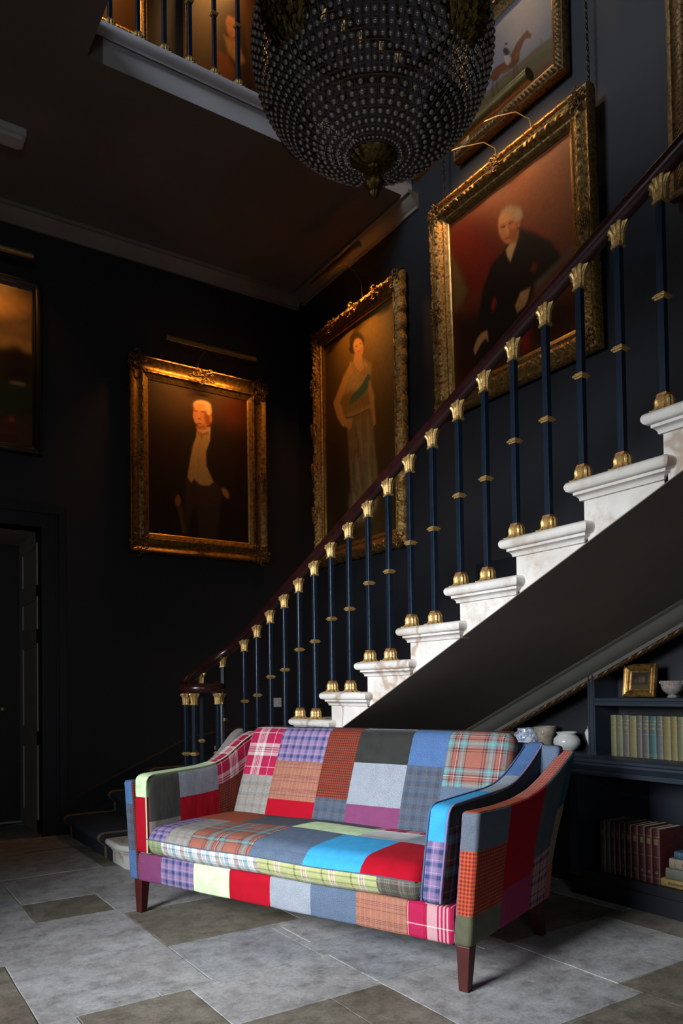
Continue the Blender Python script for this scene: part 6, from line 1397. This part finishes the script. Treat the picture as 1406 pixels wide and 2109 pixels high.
for lab, mt, z0, th_, y1 in (('yellow cloth book lying at the bottom of the stack on the lowest shelf', 'yel', 0.147, 0.042, 2.400), ('grey-green book lying second from bottom in the stack', 'gry', 0.190, 0.056, 2.372), ('cream book lying below the blue one in the stack', 'crm', 0.247, 0.052, 2.350), ('blue book lying on top of the stack on the lowest shelf', 'blu', 0.300, 0.038, 2.322)):
    b = book(lab, 'books lying in a stack', th_-0.001, 0.225, 0.155, mt, [(0.03, 0.034, 0.6)] if mt != 'yel' else [], (3.57, y1, z0+th_/2), (PI/2, 0, 0))
    if mt in ('yel', 'crm'):
        mb = MB()
        if mt == 'yel':
            for k in range(9): mb.box(-0.0075, -0.0065, -0.006, 0.005 if k % 3 else 0.007, 0.045+k*0.011, 0.045+k*0.011+0.005)
        else: mb.prism([(0.010*math.cos(a), 0.085+0.014*math.sin(a)) for a in np.linspace(0, 2*PI, 14)[:-1]], 0, -0.0075, -0.0064)
        mb.build('spine_marking', 'red_lthr2' if mt == 'yel' else 'brown_lthr', b, smooth=False)

# ---------------- framed print, bowl and jars
t = thing('framed_print', 'small gold-framed engraving leaning on the upper bookcase shelf', 'picture frame', (3.76, 2.638, 1.123)); t.rotation_euler = (0, math.radians(8), 0)
fb = frame_side_mesh(0.205, 0.188, [(0, 0), (0.001, 0.022), (0.006, 0.026), (0.013, 0.020), (0.020, 0.018), (0.026, 0.022), (0.034, 0.018), (0.038, 0.010), (0.046, 0.008), (0.046, 0)], None, 0.03)
o = fb.build('frame', ['frame_mid', 'frame_mid'], t); o.rotation_euler = (0, 0, R90); o.location = (0, 0, 0.095)
c_ = canvas([('p', [(0.08, 0.06), (0.92, 0.06), (0.92, 0.74), (0.08, 0.74)], (0.045, 0.047, 0.05), 0.02), ('p', [(0.42, 0.3), (0.5, 0.25), (0.58, 0.35), (0.56, 0.6), (0.38, 0.62)], (0.16, 0.16, 0.16), 0.05), ('p', [(0.64, 0.3), (0.74, 0.3), (0.76, 0.55), (0.6, 0.58)], (0.22, 0.22, 0.22), 0.05), ('p', [(0.2, 0.45), (0.3, 0.42), (0.32, 0.6), (0.2, 0.62)], (0.16, 0.16, 0.16), 0.05)], (0.12, 0.115, 0.105), 0.117, 0.10, -0.006, t, 60, 0.05)
c_.name = 'engraving'; c_.rotation_euler = (0, 0, R90); c_.location = (0, 0, 0.095)
MB().box(0.002, 0.014, -0.095, 0.095, 0.005, 0.183).build('back_board', 'frame_black', t, smooth=False)
t = NT('mottled_marble'); v = t.coord(); c = t.ramp(t.noise(v, 30, 5, 0.7), [(0.35, (0.08, 0.08, 0.08)), (0.5, (0.17, 0.16, 0.15)), (0.6, (0.13, 0.06, 0.035)), (0.72, (0.24, 0.23, 0.22))]); t.base(c); t.set(Roughness=0.25); MAT['mottle'] = t.m
def pot(name, label, cat, loc, prof, mat, handles=(), extra=None, seg=36):
    t = thing(name, label, cat, loc); MB().lathe(prof, seg).build('pot_body' if name != 'bowl' else 'bowl_body', mat, t)
    for h in handles: MB().tube(h, 0.006, 8).build('handle', mat, t)
    return t
pot('bowl', 'small marbled stone footed bowl with lug handles on the upper bookcase shelf', 'bowl', (3.79, 2.455, 1.122), [(0.028, 0), (0.030, 0.004), (0.022, 0.010), (0.020, 0.016), (0.034, 0.024), (0.050, 0.040), (0.058, 0.060), (0.060, 0.082), (0.062, 0.092), (0.056, 0.092), (0.052, 0.060), (0.02, 0.03), (0.001, 0.028)], 'mottle',
    [[(0, 0.056, 0.075), (0, 0.070, 0.078), (0, 0.074, 0.083), (0, 0.070, 0.089), (0, 0.057, 0.086)], [(0, -0.056, 0.075), (0, -0.070, 0.078), (0, -0.074, 0.083), (0, -0.070, 0.089), (0, -0.057, 0.086)]])
MAT['white_glaze'] = m_plain('white_glazed_ceramic', (0.36, 0.36, 0.35), 0.14, 0.12, 10, bump=0.03)
MAT['stoneware'] = m_plain('buff_stoneware', (0.17, 0.15, 0.115), 0.3, 0.4, 14, bump=0.1)
MAT['brownware'] = m_plain('brown_glazed_pottery', (0.26, 0.14, 0.065), 0.3, 0.3, 14, bump=0.1)
t = NT('blue_white_glaze'); v = t.coord(); t.base(t.ramp(t.noise(v, 24, 4, 0.6), [(0.42, (0.42, 0.45, 0.50)), (0.5, (0.08, 0.13, 0.26)), (0.58, (0.40, 0.43, 0.48))])); t.set(Roughness=0.15); MAT['bluewhite'] = t.m
Z0 = 0.786
pot('jar', 'brown pottery jar on the ledge, leftmost, peeping over the sofa back', 'jar', (3.80, 3.72, Z0), [(0.05, 0), (0.075, 0.03), (0.085, 0.07), (0.075, 0.105), (0.062, 0.115), (0.066, 0.128), (0.058, 0.128), (0.05, 0.1), (0.001, 0.02)], 'brownware')
pot('jar', 'blue and white ceramic jar between the brown jar and the stoneware one', 'jar', (3.80, 3.525, Z0), [(0.05, 0), (0.08, 0.03), (0.088, 0.07), (0.078, 0.10), (0.062, 0.11), (0.06, 0.125), (0.068, 0.132), (0.06, 0.132), (0.05, 0.1), (0.001, 0.02)], 'bluewhite')
j = pot('jar', 'tall buff stoneware jar with relief scrolls behind the sofa arm', 'jar', (3.80, 3.366, Z0), [(0.038, 0), (0.045, 0.02), (0.052, 0.07), (0.060, 0.09), (0.068, 0.115), (0.070, 0.135), (0.072, 0.146), (0.066, 0.148), (0.058, 0.12), (0.04, 0.05), (0.001, 0.03)], 'stoneware')
for s_ in (-1, 1):
    MB().tube([(-0.058, s_*0.008, 0.115), (-0.062, s_*0.020, 0.122), (-0.060, s_*0.034, 0.118), (-0.058, s_*0.036, 0.104), (-0.060, s_*0.026, 0.098), (-0.064, s_*0.020, 0.106)], 0.004, 6).build('relief_scroll', 'stoneware', j)
pot('jar', 'squat white glazed jar with a rolled rim on the ledge left of the bookcase upright', 'jar', (3.80, 3.192, Z0), [(0.045, 0), (0.050, 0.006), (0.072, 0.025), (0.084, 0.050), (0.080, 0.076), (0.064, 0.094), (0.056, 0.100), (0.060, 0.110), (0.066, 0.114), (0.060, 0.118), (0.050, 0.108), (0.05, 0.06), (0.001, 0.03)], 'white_glaze')
pot('vase', 'tall white vase half hidden behind the bookcase upright', 'vase', (3.82, 3.005, Z0), [(0.022, 0), (0.026, 0.005), (0.024, 0.02), (0.032, 0.05), (0.046, 0.09), (0.052, 0.12), (0.044, 0.14), (0.032, 0.148), (0.034, 0.156), (0.042, 0.160), (0.036, 0.160), (0.028, 0.14), (0.001, 0.05)], 'white_glaze')
